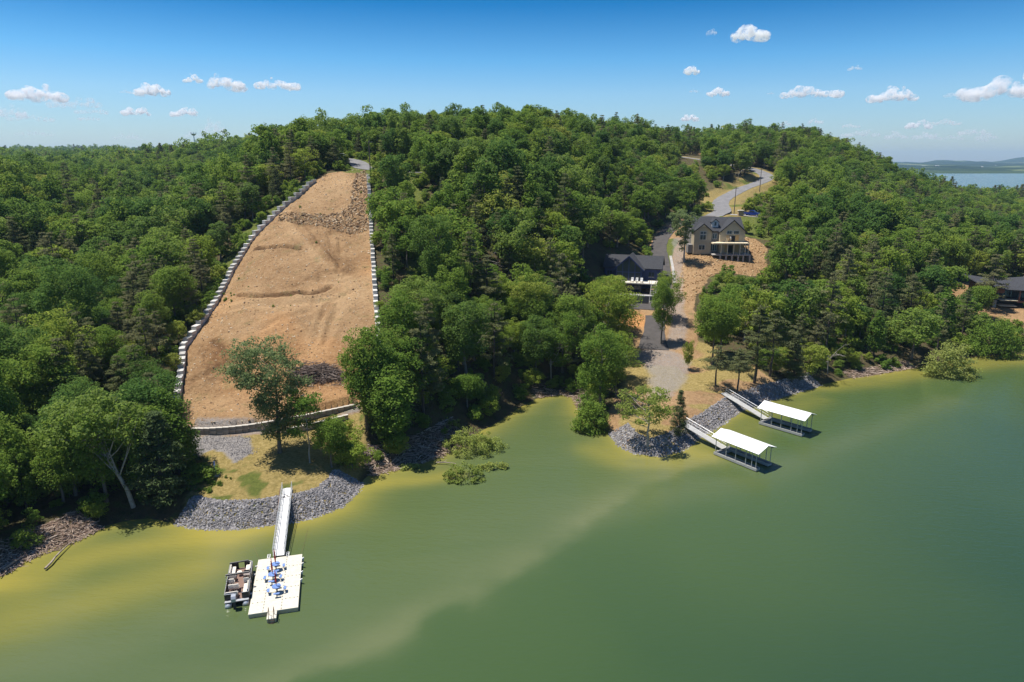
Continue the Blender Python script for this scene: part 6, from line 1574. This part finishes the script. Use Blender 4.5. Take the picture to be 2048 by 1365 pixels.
# ------------------------------------------------------------------ clouds: heaps of white vapour, far off and outside the haze
def cloud_mat(name, d, size):
    m = bpy.data.materials.new(name); m.use_nodes = True; n_, l_ = m.node_tree.nodes, m.node_tree.links; n_.remove(n_['Principled BSDF'])
    v = n_.new('ShaderNodeVolumePrincipled'); v.inputs['Color'].default_value = (1, 1, 1, 1); v.inputs['Density'].default_value = d; v.inputs['Anisotropy'].default_value = 0.0
    t = n_.new('ShaderNodeTexCoord'); nz = n_.new('ShaderNodeTexNoise'); nz.inputs['Scale'].default_value = 3.4 / size; nz.inputs['Detail'].default_value = 6; nz.inputs['Roughness'].default_value = .68; nz.inputs['Distortion'].default_value = .7
    mr = n_.new('ShaderNodeMapRange'); mr.inputs[1].default_value = .49; mr.inputs[2].default_value = .69; mr.inputs[3].default_value = 0; mr.inputs[4].default_value = d
    l_.new(t.outputs['Object'], nz.inputs['Vector']); l_.new(nz.outputs[0], mr.inputs[0]); l_.new(mr.outputs[0], v.inputs['Density'])
    l_.new(v.outputs[0], n_['Material Output'].inputs['Volume']); return m
cy.volume_bounces = 10; cy.max_bounces = 12
# centre x, base y, width, height in pixels, density
CLOUDS = [(75,196,86,30,1.0),(150,212,90,20,.45),(185,226,60,12,.5),(20,232,60,22,.6),(60,240,80,12,.35),(176,240,46,9,.5),(272,228,52,18,.8),(310,187,60,24,.95),(370,230,56,17,.85),(386,163,34,15,.85),(452,175,66,32,1.1),(555,174,90,22,1.0),
          (430,268,40,30,.4),(390,275,40,14,.3),(255,278,60,16,.22),(70,270,60,12,.25),(252,186,22,7,.35),(1497,76,72,34,1.15),(1423,68,18,12,.3),(1380,146,28,18,.9),(1438,189,50,17,.9),(1388,184,16,7,.3),(1622,191,114,22,1.0),(1785,198,84,24,.9),(1710,139,22,9,.5),
          (1996,190,100,38,1.1),(1905,193,26,10,.3),(1380,240,30,17,.9),(1630,246,28,12,.6),(1570,250,20,10,.6),(1836,255,46,16,.7),(1890,248,56,12,.6),(1715,272,78,14,.55),(1795,276,40,16,.45),(1850,276,42,16,.5),(1700,254,40,9,.5),(1945,268,48,14,.55),(1900,278,44,10,.4),(1975,278,28,20,.35),(1540,188,16,5,.3),(720,262,30,20,.5),(775,270,26,16,.4),
          (2130,150,110,40,1),(2260,210,120,26,1),(-120,180,120,36,1),(-260,110,100,40,1)]
for k, (cx, by, w, h, dens) in enumerate(CLOUDS):
    rc = np.random.default_rng(900 + k); base_ = G(cx, by, 1150.0)
    sc_ = np.linalg.norm(base_[:2]) / FPX; Wm, Hm = w * sc_ * .84, h * sc_ * .94
    nl = 16 + int(w / 3.5); mb = MB()
    pk = rc.uniform(-.28, .28, 3); ph = rc.uniform(.55, 1, 3)
    for q in range(nl):
        a = rc.uniform(-.5, .5); top = max(.16, max(ph[i] * math.exp(-((a - pk[i]) / .17) ** 2) for i in range(3))) * (1 - (2 * a) ** 4 * .6)
        z = rc.uniform(.05, .85) * top; r_ = Hm * rc.uniform(.15, .30) * (1.1 - .5 * z)
        mb.ball((a * Wm * .92, rc.uniform(-.3, .3) * Hm * 2, z * Hm), r_ * rc.uniform(1.0, 1.9), r_ * 1.5, r_, 9, 7)
    me = mb.mesh('vapour', None)
    big = w > 60 and dens > .85
    o = thing('cloud', 'large bright white cumulus cloud with a flat base' if big else ('small bright white puff of cloud' if dens > .65 else 'faint thin wisp of white cloud near the horizon'), 'cloud', tuple(base_), math.atan2(-base_[0], base_[1]), 'bright cumulus clouds' if big else ('small puffs of cloud' if dens > .65 else 'faint wisps of cloud'))
    v_ = link('vapour', me, o); md = v_.modifiers.new('union', 'REMESH'); md.mode = 'VOXEL'; md.voxel_size = Hm * .045
    dg = bpy.context.evaluated_depsgraph_get(); ev = bpy.data.meshes.new_from_object(v_.evaluated_get(dg)); v_.modifiers.clear(); v_.data = ev
    ev.materials.clear(); ev.materials.append(cloud_mat('cloud_vapour', (12.0 if dens > .65 else 6.0 * dens) / Hm, Hm))

# hills across the lake, finer than the ground sheet there
hx, hy = np.meshgrid(np.arange(900, 7800, 55.0), np.arange(2750, 8300, 75.0))
hh_ = 6 + 38 * np.exp(-((hy - 3900) / 700) ** 2) * np.clip(.42 + 1.2 * fbm(hx, hy, 900, 5, 70), 0, 1.4) + 138 * np.exp(-((hy - 6400) / 1100) ** 2) * np.clip(.52 + .95 * fbm(hx, hy, 1100, 5, 71), 0.15, 1.4) + 5 * fbm(hx, hy, 160, 3, 72)
hh_ = hh_ * sstep(2750, 2950, hy) * sstep(0.24, 0.36, hx / hy) - 12 * (1 - sstep(2750, 2900, hy)) - 14 * (1 - sstep(.25, .32, hx / hy))
hm_ = grid_mesh('hills', hx, hy, np.maximum(hh_, -6))
mh = bpy.data.materials.new('far_wooded_hills'); mh.use_nodes = True; n_, l_ = mh.node_tree.nodes, mh.node_tree.links; b_ = n_['Principled BSDF']; b_.inputs['Roughness'].default_value = 1.0; b_.inputs['Specular IOR Level'].default_value = 0
t_ = n_.new('ShaderNodeTexCoord'); mp_ = n_.new('ShaderNodeMapping'); mp_.inputs['Scale'].default_value = (1, .45, 1); l_.new(t_.outputs['Object'], mp_.inputs[0])
z1 = n_.new('ShaderNodeTexNoise'); z1.inputs['Scale'].default_value = .0034; z1.inputs['Detail'].default_value = 7; l_.new(mp_.outputs[0], z1.inputs['Vector'])
r1 = n_.new('ShaderNodeValToRGB'); e1 = r1.color_ramp.elements; e1[0].position, e1[0].color = .35, (.012, .026, .012, 1); e1[1].position, e1[1].color = .76, (.24, .22, .12, 1)
for p_, c_ in ((.56, (.026, .046, .020)), (.60, (.10, .13, .05))): q_ = e1.new(p_); q_.color = (*c_, 1)
l_.new(z1.outputs[0], r1.inputs[0]); l_.new(r1.outputs[0], b_.inputs['Base Color']); hm_.materials.append(mh)
tag(link('hills', hm_), 'low wooded hills across the far water', 'hills', kind='structure')

# ------------------------------------------------------------------ haze: one box of thin pale air round everything below the sky
hzm = bpy.data.materials.new('haze_air'); hzm.use_nodes = True
n_, l_ = hzm.node_tree.nodes, hzm.node_tree.links
n_.remove(n_['Principled BSDF'])
pv = n_.new('ShaderNodeVolumePrincipled'); pv.inputs['Color'].default_value = (.50, .72, 1.0, 1); pv.inputs['Density'].default_value = 8.5e-5; pv.inputs['Anisotropy'].default_value = 0.2
l_.new(pv.outputs[0], n_['Material Output'].inputs['Volume'])
x0_, x1_ = min(gx[0], wx[0]) - 10, max(gx[-1], wx[-1]) + 10; y0_, y1_ = min(gy[0], wy[0], -20) - 10, max(gy[-1], wy[-1]) + 10
ztop = max(float(GZ.max()) + 26, 92.0)
tag(MB().box(x0_, y0_, float(GZ.min()) - 1.0, x1_, y1_, ztop).build('haze', hzm), 'thin pale summer haze over the lake and hills', 'haze', kind='stuff')
